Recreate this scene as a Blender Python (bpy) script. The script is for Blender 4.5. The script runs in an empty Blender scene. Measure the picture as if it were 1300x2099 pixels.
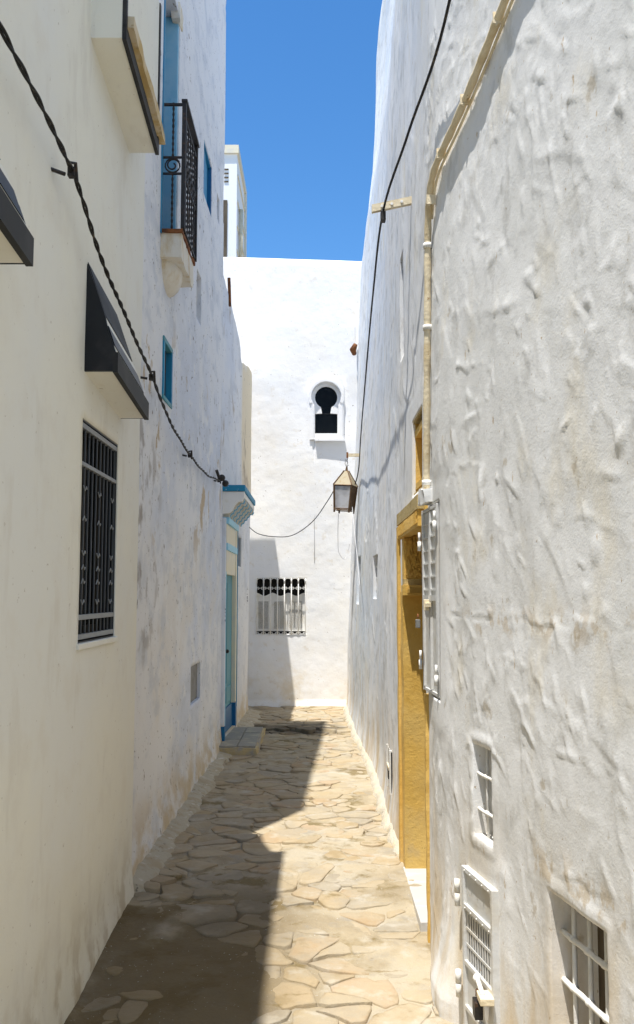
import bpy, bmesh, math, random
import numpy as np
from mathutils import Vector, Matrix, noise as mnoise

R = math.radians
rnd = random.Random(7)
S = bpy.context.scene
COL = S.collection

# ------------------------------------------------------------------ camera
cam_d = bpy.data.cameras.new('camera')
cam_d.sensor_fit = 'VERTICAL'
cam_d.sensor_height = 36.0
cam_d.lens = 1800.0 / 2099.0 * 36.0
cam_d.clip_start = 0.05
cam_d.clip_end = 500
cam = bpy.data.objects.new('camera', cam_d)
COL.objects.link(cam)
cam.location = (0, 0, 1.6)
cam.rotation_euler = (R(90) + math.atan(170.5 / 1800.0), 0, 0)
S.camera = cam

# ------------------------------------------------------------------ sky + sun
LIGHT = Vector((0.135, 0.25, -1.0)).normalized()      # direction the sunlight travels
elev = math.asin(-LIGHT.z)
azim = math.atan2(-LIGHT.x, -LIGHT.y)                  # compass angle of the sun from +Y, clockwise
W = bpy.data.worlds.new('World')
S.world = W
W.use_nodes = True
nt = W.node_tree
nt.nodes.clear()
sky = nt.nodes.new('ShaderNodeTexSky')
sky.sky_type = 'NISHITA'
sky.sun_disc = False
sky.sun_elevation = elev
sky.sun_rotation = azim
sky.altitude = 0
sky.air_density = 1.0
sky.dust_density = 0.1
sky.ozone_density = 4.0
bg = nt.nodes.new('ShaderNodeBackground')
bg.inputs['Strength'].default_value = 0.15
hsv = nt.nodes.new('ShaderNodeHueSaturation')
hsv.inputs['Saturation'].default_value = 1.24
wo = nt.nodes.new('ShaderNodeOutputWorld')
nt.links.new(sky.outputs[0], hsv.inputs['Color'])
nt.links.new(hsv.outputs[0], bg.inputs['Color'])
nt.links.new(bg.outputs[0], wo.inputs['Surface'])
sun_d = bpy.data.lights.new('sun', 'SUN')
sun_d.energy = 5.0
sun_d.angle = R(0.53)
sun_d.color = (1.0, 0.965, 0.91)
sun = bpy.data.objects.new('sun', sun_d)
COL.objects.link(sun)
sun.rotation_euler = LIGHT.to_track_quat('-Z', 'Y').to_euler()

S.view_settings.view_transform = 'Standard'
S.view_settings.look = 'None'
S.view_settings.gamma = 1.0
S.view_settings.exposure = 0.53
S.render.engine = 'CYCLES'
S.cycles.use_denoising = True
S.cycles.max_bounces = 9
S.cycles.diffuse_bounces = 6
S.cycles.sample_clamp_indirect = 6.0

# ------------------------------------------------------------------ noise in numpy
def _h(i, j, s):
    v = np.sin(i * 127.1 + j * 311.7 + s * 74.7) * 43758.5453
    return v - np.floor(v)
def vn(x, y, s=0.0):
    xi = np.floor(x); yi = np.floor(y)
    u = x - xi; v = y - yi
    u = u * u * u * (u * (6 * u - 15) + 10); v = v * v * v * (v * (6 * v - 15) + 10)
    a = _h(xi, yi, s); b = _h(xi + 1, yi, s); c = _h(xi, yi + 1, s); d = _h(xi + 1, yi + 1, s)
    return (a * (1 - u) + b * u) * (1 - v) + (c * (1 - u) + d * u) * v - 0.5
def fbm(x, y, s=0.0, o=4, g=0.5):
    r = 0.0; a = 1.0
    for k in range(o):
        r = r + a * vn(x, y, s + k * 3.1)
        x = x * 2.03 + 5.2; y = y * 2.03 + 1.7; a *= g
    return r
def ridge(x, y, s=0.0):
    return 1.0 - np.minimum(1.0, np.abs(fbm(x, y, s, 2)) * 4.0)
def interp(x, pts):
    p = np.array(pts, float)
    return np.interp(x, p[:, 0], p[:, 1])
def sstep(x, a, b):
    t = np.clip((x - a) / (b - a), 0, 1)
    return t * t * (3 - 2 * t)

# ------------------------------------------------------------------ materials
MATS = {}
def mat(name, col, rough=0.9, layers=(), bumps=(), metal=0.0, spec=0.3, trans=0.0):
    """layers: dicts(col, scale, st=(x,y,z), lo, hi, amt, z=(z0,z1) and/or y=(y0,y1) world ranges, det)"""
    m = bpy.data.materials.new(name)
    m.use_nodes = True
    t = m.node_tree; N = t.nodes; L = t.links
    b = N['Principled BSDF']
    b.inputs['Roughness'].default_value = rough
    b.inputs['Metallic'].default_value = metal
    b.inputs['Specular IOR Level'].default_value = spec
    if trans: b.inputs['Transmission Weight'].default_value = trans
    geo = N.new('ShaderNodeNewGeometry')
    sep = N.new('ShaderNodeSeparateXYZ'); L.new(geo.outputs['Position'], sep.inputs[0])
    def noise(scale, st, det=5, seed=0.0, rg=0.55):
        mp = N.new('ShaderNodeMapping')
        mp.inputs['Scale'].default_value = st
        mp.inputs['Location'].default_value = (seed, seed * 1.7, seed * .6)
        L.new(geo.outputs['Position'], mp.inputs['Vector'])
        n = N.new('ShaderNodeTexNoise')
        n.inputs['Scale'].default_value = scale
        n.inputs['Detail'].default_value = det
        n.inputs['Roughness'].default_value = rg
        L.new(mp.outputs[0], n.inputs['Vector'])
        return n.outputs[0]
    def rng(sock, a, b_, smooth=True):
        r = N.new('ShaderNodeMapRange')
        r.interpolation_type = 'SMOOTHSTEP' if smooth else 'LINEAR'
        r.inputs['From Min'].default_value = a; r.inputs['From Max'].default_value = b_
        L.new(sock, r.inputs['Value'])
        return r.outputs[0]
    def mul(a, b_):
        mm = N.new('ShaderNodeMath'); mm.operation = 'MULTIPLY'
        L.new(a, mm.inputs[0])
        if isinstance(b_, (int, float)): mm.inputs[1].default_value = b_
        else: L.new(b_, mm.inputs[1])
        return mm.outputs[0]
    cur = N.new('ShaderNodeRGB'); cur.outputs[0].default_value = (*col, 1)
    cs = cur.outputs[0]
    for i, l in enumerate(layers):
        f = rng(noise(l.get('scale', 3), l.get('st', (1, 1, 1)), l.get('det', 6), l.get('seed', i * 13.7 + 1), l.get('rg', .6)), l.get('lo', .45), l.get('hi', .65))
        for k, ax in (('z', 2), ('y', 1), ('x', 0)):
            if k in l: f = mul(f, rng(sep.outputs[ax], *l[k]))
            if k + '2' in l: f = mul(f, rng(sep.outputs[ax], *l[k + '2']))
        f = mul(f, l.get('amt', 1.0))
        mx = N.new('ShaderNodeMix'); mx.data_type = 'RGBA'
        L.new(f, mx.inputs['Factor']); L.new(cs, mx.inputs['A']); mx.inputs['B'].default_value = (*l['col'], 1)
        cs = mx.outputs['Result']
    L.new(cs, b.inputs['Base Color'])
    prev = None
    for i, (sc, st, dist) in enumerate(bumps):
        bp = N.new('ShaderNodeBump'); bp.inputs['Distance'].default_value = dist; bp.inputs['Strength'].default_value = 1.0
        L.new(noise(sc, st, 4, 40 + i * 9.0), bp.inputs['Height'])
        if prev: L.new(prev, bp.inputs['Normal'])
        prev = bp.outputs[0]
    if prev: L.new(prev, b.inputs['Normal'])
    MATS[name] = m
    return m

VS = (1, 1, .16)      # vertical streaks
mat('right_plaster', (.80, .80, .79), .92, [
    dict(col=(.66, .71, .77), scale=1.5, st=(1, .5, .7), lo=.38, hi=.62, amt=.85, y=(3.8, 7.5)),  # far stretch tinted bluish: skylight cast painted into the plaster colour
    dict(col=(.72, .72, .70), scale=1.8, st=(1, 1, .6), lo=.46, hi=.66, amt=.7),
    dict(col=(.74, .68, .55), scale=3.0, st=(1, 1, .6), lo=.53, hi=.70, amt=.6, det=8),
    dict(col=(.46, .475, .48), scale=12, st=(1, .45, .5), lo=.51, hi=.66, amt=.6, det=9, y=(4.6, 6)),
    dict(col=(.84, .84, .83), scale=17, st=(1, .45, .5), lo=.54, hi=.66, amt=.6, det=9, y=(4.6, 6)),
    dict(col=(.52, .51, .48), scale=6, st=(1, 1, .7), lo=.54, hi=.66, amt=.5, det=9),
    dict(col=(.45, .30, .13), scale=20, st=(1, 1, .35), lo=.68, hi=.72, amt=.7, det=5),
    dict(col=(.44, .37, .26), scale=8, st=(1, 1, .8), lo=.635, hi=.71, amt=.6, det=9),
    dict(col=(.46, .33, .16), scale=14, st=(1, 1, .8), lo=.52, hi=.62, amt=.45, det=9, z=(1.42, 1.50), z2=(1.60, 1.505), y=(3.7, 3.4)),
    dict(col=(.46, .34, .17), scale=14, st=(1, 1, .8), lo=.48, hi=.58, amt=.55, det=9, z=(.69, .72), z2=(.86, .745), y=(3.05, 2.9)),
    dict(col=(.56, .43, .25), scale=4, st=(1, 1, .3), lo=.40, hi=.64, amt=.85, z=(1.0, .05)),
    dict(col=(.36, .24, .11), scale=55, st=(1, 1, .6), lo=.69, hi=.73, amt=.7, det=3),
], [(60, (1, 1, 1), .0011), (160, (1, 1, 1), .0007)])
mat('lavender_plaster', (.73, .735, .745), .93, [
    dict(col=(.57, .615, .71), scale=1.1, st=(1, .6, .6), lo=.42, hi=.60, amt=.75, z=(4.8, 3.0)),  # lavender wash patches, with the blue cast of the sky put into their colour
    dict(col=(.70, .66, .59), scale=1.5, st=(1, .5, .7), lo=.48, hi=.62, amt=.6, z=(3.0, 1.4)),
    dict(col=(.52, .55, .60), scale=7, st=(1, .4, .6), lo=.48, hi=.64, amt=.6, det=9),
    dict(col=(.76, .76, .75), scale=10, st=(1, .4, .5), lo=.54, hi=.64, amt=.7, det=9),
    dict(col=(.46, .345, .20), scale=2.2, st=(1, .8, .55), lo=.605, hi=.63, amt=.85, det=8, z=(3.7, 3.1), z2=(1.6, 2.4), seed=21),
    dict(col=(.25, .215, .18), scale=11, st=(1, .5, .4), lo=.50, hi=.64, amt=.75, det=10, y=(6.3, 5.2), z=(3.2, 2.4), z2=(.9, 1.5)),
    dict(col=(.20, .165, .13), scale=26, st=(1, .5, .35), lo=.66, hi=.69, amt=.85, det=4),
    dict(col=(.16, .13, .10), scale=60, st=(1, .5, .5), lo=.665, hi=.70, amt=.9, det=3),
    dict(col=(.52, .40, .22), scale=5, st=(1, .5, .8), lo=.40, hi=.60, amt=.85, z=(.50, .02)),
], [(22, (1, .5, .8), .002), (80, (1, 1, 1), .001)])
mat('low_house_plaster', (.73, .735, .745), .93, [
    dict(col=(.59, .63, .71), scale=1.4, st=(1, .5, .7), lo=.42, hi=.60, amt=.7),
    dict(col=(.52, .54, .58), scale=8, st=(1, .3, .5), lo=.50, hi=.64, amt=.6, det=8),
    dict(col=(.74, .63, .43), scale=1.5, st=(1, .5, .5), lo=.28, hi=.48, amt=.85, y=(10.7, 11.0), z=(2.6, 3.2)),
    dict(col=(.34, .27, .20), scale=4, st=(1, .4, .35), lo=.56, hi=.66, amt=.8, det=8, z=(2.4, 3.0)),
    dict(col=(.18, .15, .12), scale=40, st=(1, .4, .5), lo=.66, hi=.70, amt=.8, det=3),
    dict(col=(.58, .44, .23), scale=5, st=(1, .5, .8), lo=.36, hi=.58, amt=.85, z=(.50, .05)),
], [(22, (1, .5, .8), .002), (80, (1, 1, 1), .001)])
mat('cream_plaster', (.775, .758, .66), .9, [
    dict(col=(.735, .735, .69), scale=.7, lo=.4, hi=.65, amt=.8),
    dict(col=(.66, .615, .47), scale=1.6, lo=.42, hi=.66, amt=.4, z=(1.0, .0)),
    dict(col=(.70, .67, .585), scale=5, lo=.48, hi=.70, amt=.5, det=8),
    dict(col=(.46, .39, .27), scale=9, st=(1, .6, .5), lo=.46, hi=.62, amt=.8, det=9, z=(.42, -.08)),
    dict(col=(.40, .35, .27), scale=34, lo=.69, hi=.72, amt=.6, det=3),
    dict(col=(.64, .61, .53), scale=11, st=(1, .5, .16), lo=.55, hi=.68, amt=.4, det=7),
], [(70, (1, 1, 1), .0008), (8, (1, 1, 1), .0015)])
mat('far_plaster', (.87, .87, .865), .92, [
    dict(col=(.85, .81, .73), scale=1.1, lo=.42, hi=.66, amt=.6),
    dict(col=(.81, .82, .84), scale=2.3, lo=.48, hi=.7, amt=.5),
    dict(col=(.70, .60, .42), scale=2.6, lo=.46, hi=.68, amt=.6, z=(1.5, .2)),
    dict(col=(.66, .58, .44), scale=7, lo=.60, hi=.70, amt=.35, det=8),
    dict(col=(.25, .20, .15), scale=30, lo=.69, hi=.72, amt=.8, det=3),
], [(14, (1, 1, 1), .003), (60, (1, 1, 1), .0012)])
mat('ochre_stone', (.66, .42, .10), .85, [
    dict(col=(.69, .48, .16), scale=2.5, lo=.42, hi=.62, amt=.8),
    dict(col=(.54, .32, .06), scale=9, lo=.52, hi=.70, amt=.5, det=8),
    dict(col=(.25, .14, .03), scale=38, lo=.67, hi=.71, amt=.8, det=5),
    dict(col=(.50, .38, .20), scale=5, lo=.55, hi=.7, amt=.6, z=(.5, .1)),
], [(34, (1, 1, 1), .003), (110, (1, 1, 1), .0012)])
mat('ochre_band', (.50, .39, .18), .9, [dict(col=(.42, .30, .11), scale=9, lo=.45, hi=.65, amt=.8)], [(50, (1, 1, 1), .004)])
mat('iron', (.016, .014, .013), .55, [dict(col=(.07, .035, .015), scale=25, lo=.52, hi=.68, amt=.8, det=7)], [(80, (1, 1, 1), .002)], spec=.4)
mat('rust', (.22, .085, .03), .9, [dict(col=(.10, .04, .02), scale=20, lo=.45, hi=.65)], [(60, (1, 1, 1), .003)])
mat('black_paint', (.010, .011, .013), .45, [dict(col=(.03, .03, .03), scale=8, lo=.5, hi=.7, amt=.6)])
mat('charcoal_paint', (.020, .020, .0195), .6, [dict(col=(.034, .033, .031), scale=6, lo=.45, hi=.65)])
mat('grille_paint', (.25, .265, .275), .5, [dict(col=(.20, .21, .22), scale=14, lo=.5, hi=.7, amt=.7)])
mat('grille_dark', (.06, .068, .075), .45)
mat('glass_dark', (.004, .005, .006), .25, spec=.12)
mat('shadow_room', (.012, .011, .010), .9)
mat('brown_wood', (.11, .085, .055), .7, [dict(col=(.07, .05, .03), scale=20, st=(1, 1, .1), lo=.4, hi=.6)])
mat('dark_wood', (.022, .017, .012), .7)
mat('blue_paint', (.012, .19, .36), .5, [dict(col=(.02, .27, .44), scale=5, st=(1, 1, .3), lo=.45, hi=.65, amt=.8)])
mat('light_blue_paint', (.20, .46, .64), .65, [dict(col=(.30, .52, .66), scale=4, lo=.45, hi=.65, amt=.7), dict(col=(.12, .38, .58), scale=9, lo=.55, hi=.7, amt=.6)])
mat('pale_blue_paint', (.30, .58, .72), .6, [dict(col=(.42, .62, .70), scale=12, lo=.5, hi=.65, amt=.7)])
mat('teal_paint', (.055, .25, .31), .55, [dict(col=(.08, .22, .24), scale=4, st=(1, 1, .2), lo=.45, hi=.65, amt=.8)])
mat('deep_blue_paint', (.006, .11, .26), .5, [dict(col=(.01, .16, .30), scale=6, lo=.5, hi=.7, amt=.6)])
mat('cornice_blue', (.015, .21, .37), .6, [dict(col=(.48, .60, .64), scale=30, lo=.64, hi=.70, amt=.9, det=5), dict(col=(.03, .30, .42), scale=7, lo=.5, hi=.7, amt=.6)])
mat('cream_paint', (.72, .66, .50), .7, [dict(col=(.66, .62, .52), scale=7, lo=.45, hi=.65)])
mat('white_paint', (.78, .765, .72), .6, [dict(col=(.68, .63, .52), scale=7, lo=.5, hi=.7, amt=.7), dict(col=(.45, .28, .12), scale=26, lo=.68, hi=.74, amt=.8)], [(60, (1, 1, 1), .002)])
mat('meter_paint', (.60, .60, .58), .5, [dict(col=(.56, .52, .44), scale=6, lo=.45, hi=.7, amt=.8), dict(col=(.42, .25, .10), scale=30, lo=.69, hi=.74, amt=.8)], [(30, (1, 1, 1), .002)])
mat('cream_pipe', (.74, .64, .45), .75, [dict(col=(.62, .50, .30), scale=9, lo=.45, hi=.68), dict(col=(.36, .22, .08), scale=32, lo=.62, hi=.70, amt=.8)], [(60, (1, 1, 1), .003)])
mat('tan_tile', (.50, .36, .16), .85, [dict(col=(.60, .50, .34), scale=9, lo=.45, hi=.65), dict(col=(.30, .20, .08), scale=18, lo=.6, hi=.7, amt=.6)], [(40, (1, 1, 1), .004)])
mat('slab_stucco', (.70, .66, .57), .93, [dict(col=(.55, .42, .22), scale=7, st=(1, 1, .35), lo=.50, hi=.66, amt=.8), dict(col=(.68, .70, .72), scale=4, lo=.5, hi=.7, amt=.8), dict(col=(.20, .14, .08), scale=40, lo=.68, hi=.74, amt=.7)], [(40, (1, 1, 1), .005)])
mat('cable_black', (.012, .011, .010), .6, [dict(col=(.10, .075, .045), scale=30, lo=.55, hi=.68, amt=.7)])
mat('cable_grey', (.09, .09, .095), .6)
mat('cable_pale', (.55, .55, .55), .7)
mat('grey_metal', (.20, .20, .19), .6, [dict(col=(.13, .12, .11), scale=9, lo=.5, hi=.68)])
mat('grey_recess', (.34, .35, .37), .9, [dict(col=(.42, .43, .45), scale=5, lo=.4, hi=.65)])
mat('marble', (.50, .49, .47), .35, [dict(col=(.62, .62, .62), scale=5, st=(1, 3, 1), lo=.52, hi=.62, amt=.5, det=8)], spec=.5)
mat('stone_step', (.29, .275, .235), .85, [dict(col=(.40, .36, .27), scale=7, lo=.48, hi=.66)], [(40, (1, 1, 1), .004)])
mat('step_side', (.50, .40, .22), .92, [dict(col=(.36, .34, .30), scale=6, lo=.45, hi=.62)], [(30, (1, 1, 1), .008)])
mat('mortar', (.30, .245, .16), .95, [
    dict(col=(.40, .35, .26), scale=2.4, lo=.42, hi=.58, amt=.9),
    dict(col=(.28, .25, .20), scale=6, lo=.52, hi=.66, amt=.7, det=8),
    dict(col=(.17, .125, .05), scale=3.2, lo=.53, hi=.63, amt=.85, det=9),
    dict(col=(.395, .325, .215), scale=4.5, lo=.44, hi=.62, amt=.62, det=9, seed=99),
    dict(col=(.20, .145, .06), scale=4.2, st=(1, 1.8, 1), lo=.60, hi=.68, amt=.75, det=10, seed=97),
    dict(col=(.44, .40, .325), scale=6.0, lo=.54, hi=.68, amt=.65, det=9, seed=95),
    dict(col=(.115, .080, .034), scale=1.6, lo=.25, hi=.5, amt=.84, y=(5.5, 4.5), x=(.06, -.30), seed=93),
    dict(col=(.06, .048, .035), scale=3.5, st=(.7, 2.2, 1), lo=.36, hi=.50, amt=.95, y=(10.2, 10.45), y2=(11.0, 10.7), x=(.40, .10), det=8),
    dict(col=(.50, .48, .43), scale=70, lo=.71, hi=.73, amt=.8, det=2),
], [(45, (1, 1, 1), .006), (120, (1, 1, 1), .0025)])
STONES = []
for i, (a, b_) in enumerate([((.38, .295, .18), (.31, .235, .13)), ((.40, .33, .225), (.35, .275, .17)), ((.36, .26, .15), (.37, .295, .195)),
                             ((.34, .295, .22), (.29, .25, .185)), ((.39, .295, .19), (.345, .25, .155)), ((.34, .27, .17), (.375, .295, .175))]):
    STONES.append(mat('flagstone_%d' % i, a, .85, [
        dict(col=b_, scale=7, lo=.42, hi=.62, det=8),
        dict(col=(.24, .175, .09), scale=10, lo=.56, hi=.70, amt=.65, det=9),
        dict(col=(.335, .285, .205), scale=3, lo=.46, hi=.60, amt=.8, det=9),
    dict(col=(.395, .325, .215), scale=4.5, lo=.44, hi=.62, amt=.62, det=9, seed=99),
    dict(col=(.20, .145, .06), scale=4.2, st=(1, 1.8, 1), lo=.60, hi=.68, amt=.75, det=10, seed=97),
    dict(col=(.44, .40, .325), scale=6.0, lo=.54, hi=.68, amt=.65, det=9, seed=95),
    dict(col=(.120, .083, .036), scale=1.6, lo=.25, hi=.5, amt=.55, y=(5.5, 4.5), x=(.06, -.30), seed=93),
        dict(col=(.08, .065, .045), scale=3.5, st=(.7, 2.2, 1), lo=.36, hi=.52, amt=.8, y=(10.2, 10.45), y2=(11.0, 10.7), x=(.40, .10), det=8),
    ], [(24, (1, 1, 1), .006), (90, (1, 1, 1), .002)]))
mat('lime', (.50, .455, .36), .95, [dict(col=(.60, .50, .33), scale=12, lo=.50, hi=.66, amt=.8, det=8), dict(col=(.20, .15, .08), scale=30, lo=.66, hi=.72, amt=.8)], [(40, (1, 1, 1), .010)])
mat('lime_dirty', (.44, .395, .30), .95, [dict(col=(.40, .33, .22), scale=9, lo=.45, hi=.64, amt=.9, det=8), dict(col=(.12, .10, .07), scale=26, lo=.62, hi=.70, amt=.8), dict(col=(.60, .57, .50), scale=14, lo=.58, hi=.68, amt=.7)], [(40, (1, 1, 1), .008)])
mat('earth', (.30, .25, .18), .95, [dict(col=(.22, .18, .12), scale=.7, lo=.4, hi=.6)])
mat('lantern_metal', (.11, .065, .035), .6, [dict(col=(.22, .13, .06), scale=40, lo=.5, hi=.65, amt=.7)], metal=.4)
mat('lantern_roof', (.36, .31, .21), .6, [dict(col=(.32, .24, .13), scale=26, lo=.5, hi=.66)], metal=.1)
mat('frosted', (.70, .70, .72), .5, [dict(col=(.60, .58, .56), scale=14, lo=.45, hi=.65)], trans=.5)
mat('bulb', (.42, .38, .28), .3)
mat('ink', (.05, .055, .07), .9)
mat('roof_white', (.82, .82, .81), .9)

# ------------------------------------------------------------------ mesh helpers
def tag(o, label, cat, group=None):
    o['label'] = label; o['category'] = cat
    if group: o['group'] = group
    return o
def thing(name, label, cat, loc=(0, 0, 0), group=None):
    o = bpy.data.objects.new(name, None)
    o.empty_display_size = .1
    COL.objects.link(o)
    o.location = loc
    return tag(o, label, cat, group)
def link(name, me, m, parent=None):
    if m is not None and not me.materials: me.materials.append(MATS[m] if isinstance(m, str) else m)
    o = bpy.data.objects.new(name, me)
    COL.objects.link(o)
    if parent is not None:
        o.parent = parent
        p = Vector((0, 0, 0)); q = parent
        while q is not None: p += q.location; q = q.parent
        o.location = -p + Vector(o.location)
    return o
class MB:
    def __init__(s): s.v = []; s.f = []
    def add(s, vs, fs):
        n = len(s.v); s.v += [tuple(p) for p in vs]; s.f += [tuple(i + n for i in f) for f in fs]; return s
    def box(s, x0, x1, y0, y1, z0, z1, tilt=0):
        return s.add([(x0, y0, z0), (x1, y0, z0), (x1, y1, z0), (x0, y1, z0), (x0, y0, z1), (x1, y0, z1), (x1, y1, z1), (x0, y1, z1)],
                     [(3, 2, 1, 0), (4, 5, 6, 7), (0, 1, 5, 4), (1, 2, 6, 5), (2, 3, 7, 6), (3, 0, 4, 7)])
    def prism(s, pts, axis, a, b):
        """pts 2-D outline; axis 'y': pts are (x,z), extruded from y=a to b; 'x': pts (y,z); 'z': pts (x,y)"""
        def P(p, t): return {'y': (p[0], t, p[1]), 'x': (t, p[0], p[1]), 'z': (p[0], p[1], t)}[axis]
        n = len(pts)
        return s.add([P(p, a) for p in pts] + [P(p, b) for p in pts],
                     [tuple(range(n)), tuple(range(2 * n - 1, n - 1, -1))] + [(i, i + n, (i + 1) % n + n, (i + 1) % n) for i in range(n)])
    def tube(s, pts, r, n=8, closed=False):
        pts = [Vector(p) for p in pts]; rings = []; m = len(pts)
        up = Vector((0.31, 0.17, 0.93)).normalized()
        for i, p in enumerate(pts):
            d = (pts[(i + 1) % m] - pts[i - 1]) if closed else (pts[min(i + 1, m - 1)] - pts[max(i - 1, 0)])
            if d.length < 1e-9: d = Vector((0, 0, 1))
            d.normalize()
            a = d.cross(up)
            if a.length < .05: a = d.cross(Vector((1, 0, 0)))
            a.normalize(); b = d.cross(a)
            rr = r[i] if isinstance(r, (list, tuple)) else r
            rings.append([p + a * math.cos(2 * math.pi * k / n) * rr + b * math.sin(2 * math.pi * k / n) * rr for k in range(n)])
        vs = [v for ring in rings for v in ring]; fs = []
        for i in range(m if closed else m - 1):
            j = (i + 1) % m
            for k in range(n): fs.append((i * n + k, i * n + (k + 1) % n, j * n + (k + 1) % n, j * n + k))
        if not closed: fs += [tuple(range(n - 1, -1, -1)), tuple((m - 1) * n + k for k in range(n))]
        return s.add(vs, fs)
    def ball(s, c, r, n=8, m=6, sx=1, sy=1, sz=1):
        vs = []; fs = []
        for i in range(m + 1):
            t = math.pi * i / m
            for k in range(n):
                a = 2 * math.pi * k / n
                vs.append((c[0] + sx * r * math.sin(t) * math.cos(a), c[1] + sy * r * math.sin(t) * math.sin(a), c[2] + sz * r * math.cos(t)))
        for i in range(m):
            for k in range(n): fs.append((i * n + k, (i + 1) * n + k, (i + 1) * n + (k + 1) % n, i * n + (k + 1) % n))
        return s.add(vs, fs)
    def mesh(s, name, smooth=False):
        me = bpy.data.meshes.new(name)
        me.from_pydata(s.v, [], s.f)
        bm = bmesh.new(); bm.from_mesh(me)
        bmesh.ops.recalc_face_normals(bm, faces=bm.faces); bm.to_mesh(me); bm.free()
        if smooth: me.polygons.foreach_set('use_smooth', [True] * len(me.polygons))
        me.update()
        return me
    def build(s, name, m, parent=None, smooth=False, bevel=0, rough=0):
        if rough:
            s.v = [tuple(Vector(p) + rough * mnoise.noise_vector(Vector(p) * 9.0)) for p in s.v]
        o = link(name, s.mesh(name, smooth), m, parent)
        if bevel:
            b = o.modifiers.new('bevel', 'BEVEL'); b.width = bevel; b.segments = 2; b.limit_method = 'ANGLE'
        return o
def rbox(x0, x1, y0, y1, z0, z1, step=.04, amp=.004, seed=0):
    """a box with subdivided, uneven faces (rough stone or render)"""
    bm = bmesh.new()
    bmesh.ops.create_cube(bm, size=1)
    for v in bm.verts:
        v.co = Vector((x0 + (v.co.x + .5) * (x1 - x0), y0 + (v.co.y + .5) * (y1 - y0), z0 + (v.co.z + .5) * (z1 - z0)))
    for ax in range(3):
        lo = (x0, y0, z0)[ax]; hi = (x1, y1, z1)[ax]
        n = int((hi - lo) / step)
        for k in range(1, n):
            no = [0, 0, 0]; no[ax] = 1; co = [0, 0, 0]; co[ax] = lo + (hi - lo) * k / n
            bmesh.ops.bisect_plane(bm, geom=bm.verts[:] + bm.edges[:] + bm.faces[:], plane_co=co, plane_no=no)
    for v in bm.verts:
        q = v.co * 14 + Vector((seed, seed * 2, 0))
        v.co += amp * mnoise.noise_vector(q) + amp * 1.3 * mnoise.noise_vector(q * .3)
    me = bpy.data.meshes.new('rough_block'); bm.to_mesh(me); bm.free()
    me.polygons.foreach_set('use_smooth', [True] * len(me.polygons)); me.set_sharp_from_angle(angle=R(40))
    return me
def plate(name, outer, holes, frame, thick, m, parent):
    """flat plate with holes: 2-D outlines (a,b) mapped by frame(a,b,t)"""
    cu = bpy.data.curves.new(name, 'CURVE'); cu.dimensions = '2D'; cu.fill_mode = 'BOTH'; cu.extrude = thick / 2
    for loop in [outer] + holes:
        sp = cu.splines.new('POLY'); sp.points.add(len(loop) - 1)
        for p, q in zip(sp.points, loop): p.co = (q[0], q[1], 0, 1)
        sp.use_cyclic_u = True
    tmp = bpy.data.objects.new('tmp', cu); COL.objects.link(tmp)
    dg = bpy.context.evaluated_depsgraph_get()
    me = bpy.data.meshes.new_from_object(tmp.evaluated_get(dg))
    bpy.data.objects.remove(tmp); bpy.data.curves.remove(cu)
    for v in me.vertices: v.co = frame(v.co.x, v.co.y, v.co.z)
    me.materials.clear()
    return link(name, me, m, parent)
def steps(a, b, d):
    n = max(1, int(round((b - a) / d)))
    return [a + (b - a) * k / n for k in range(n + 1)]
def lines(breaks, fixed):
    """grid coordinates: breaks = [(start,end,step)..], fixed = positions that must be hit"""
    g = []
    for a, b, d in breaks: g += steps(a, b, d)
    g = np.unique(np.round(np.array(g), 5))
    f = np.unique(np.round(np.array(fixed), 5)) if len(fixed) else np.array([])
    for x in f:
        i = np.argmin(np.abs(g - x))
        g[i] = x
    return np.unique(np.concatenate([g, f]))
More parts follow.
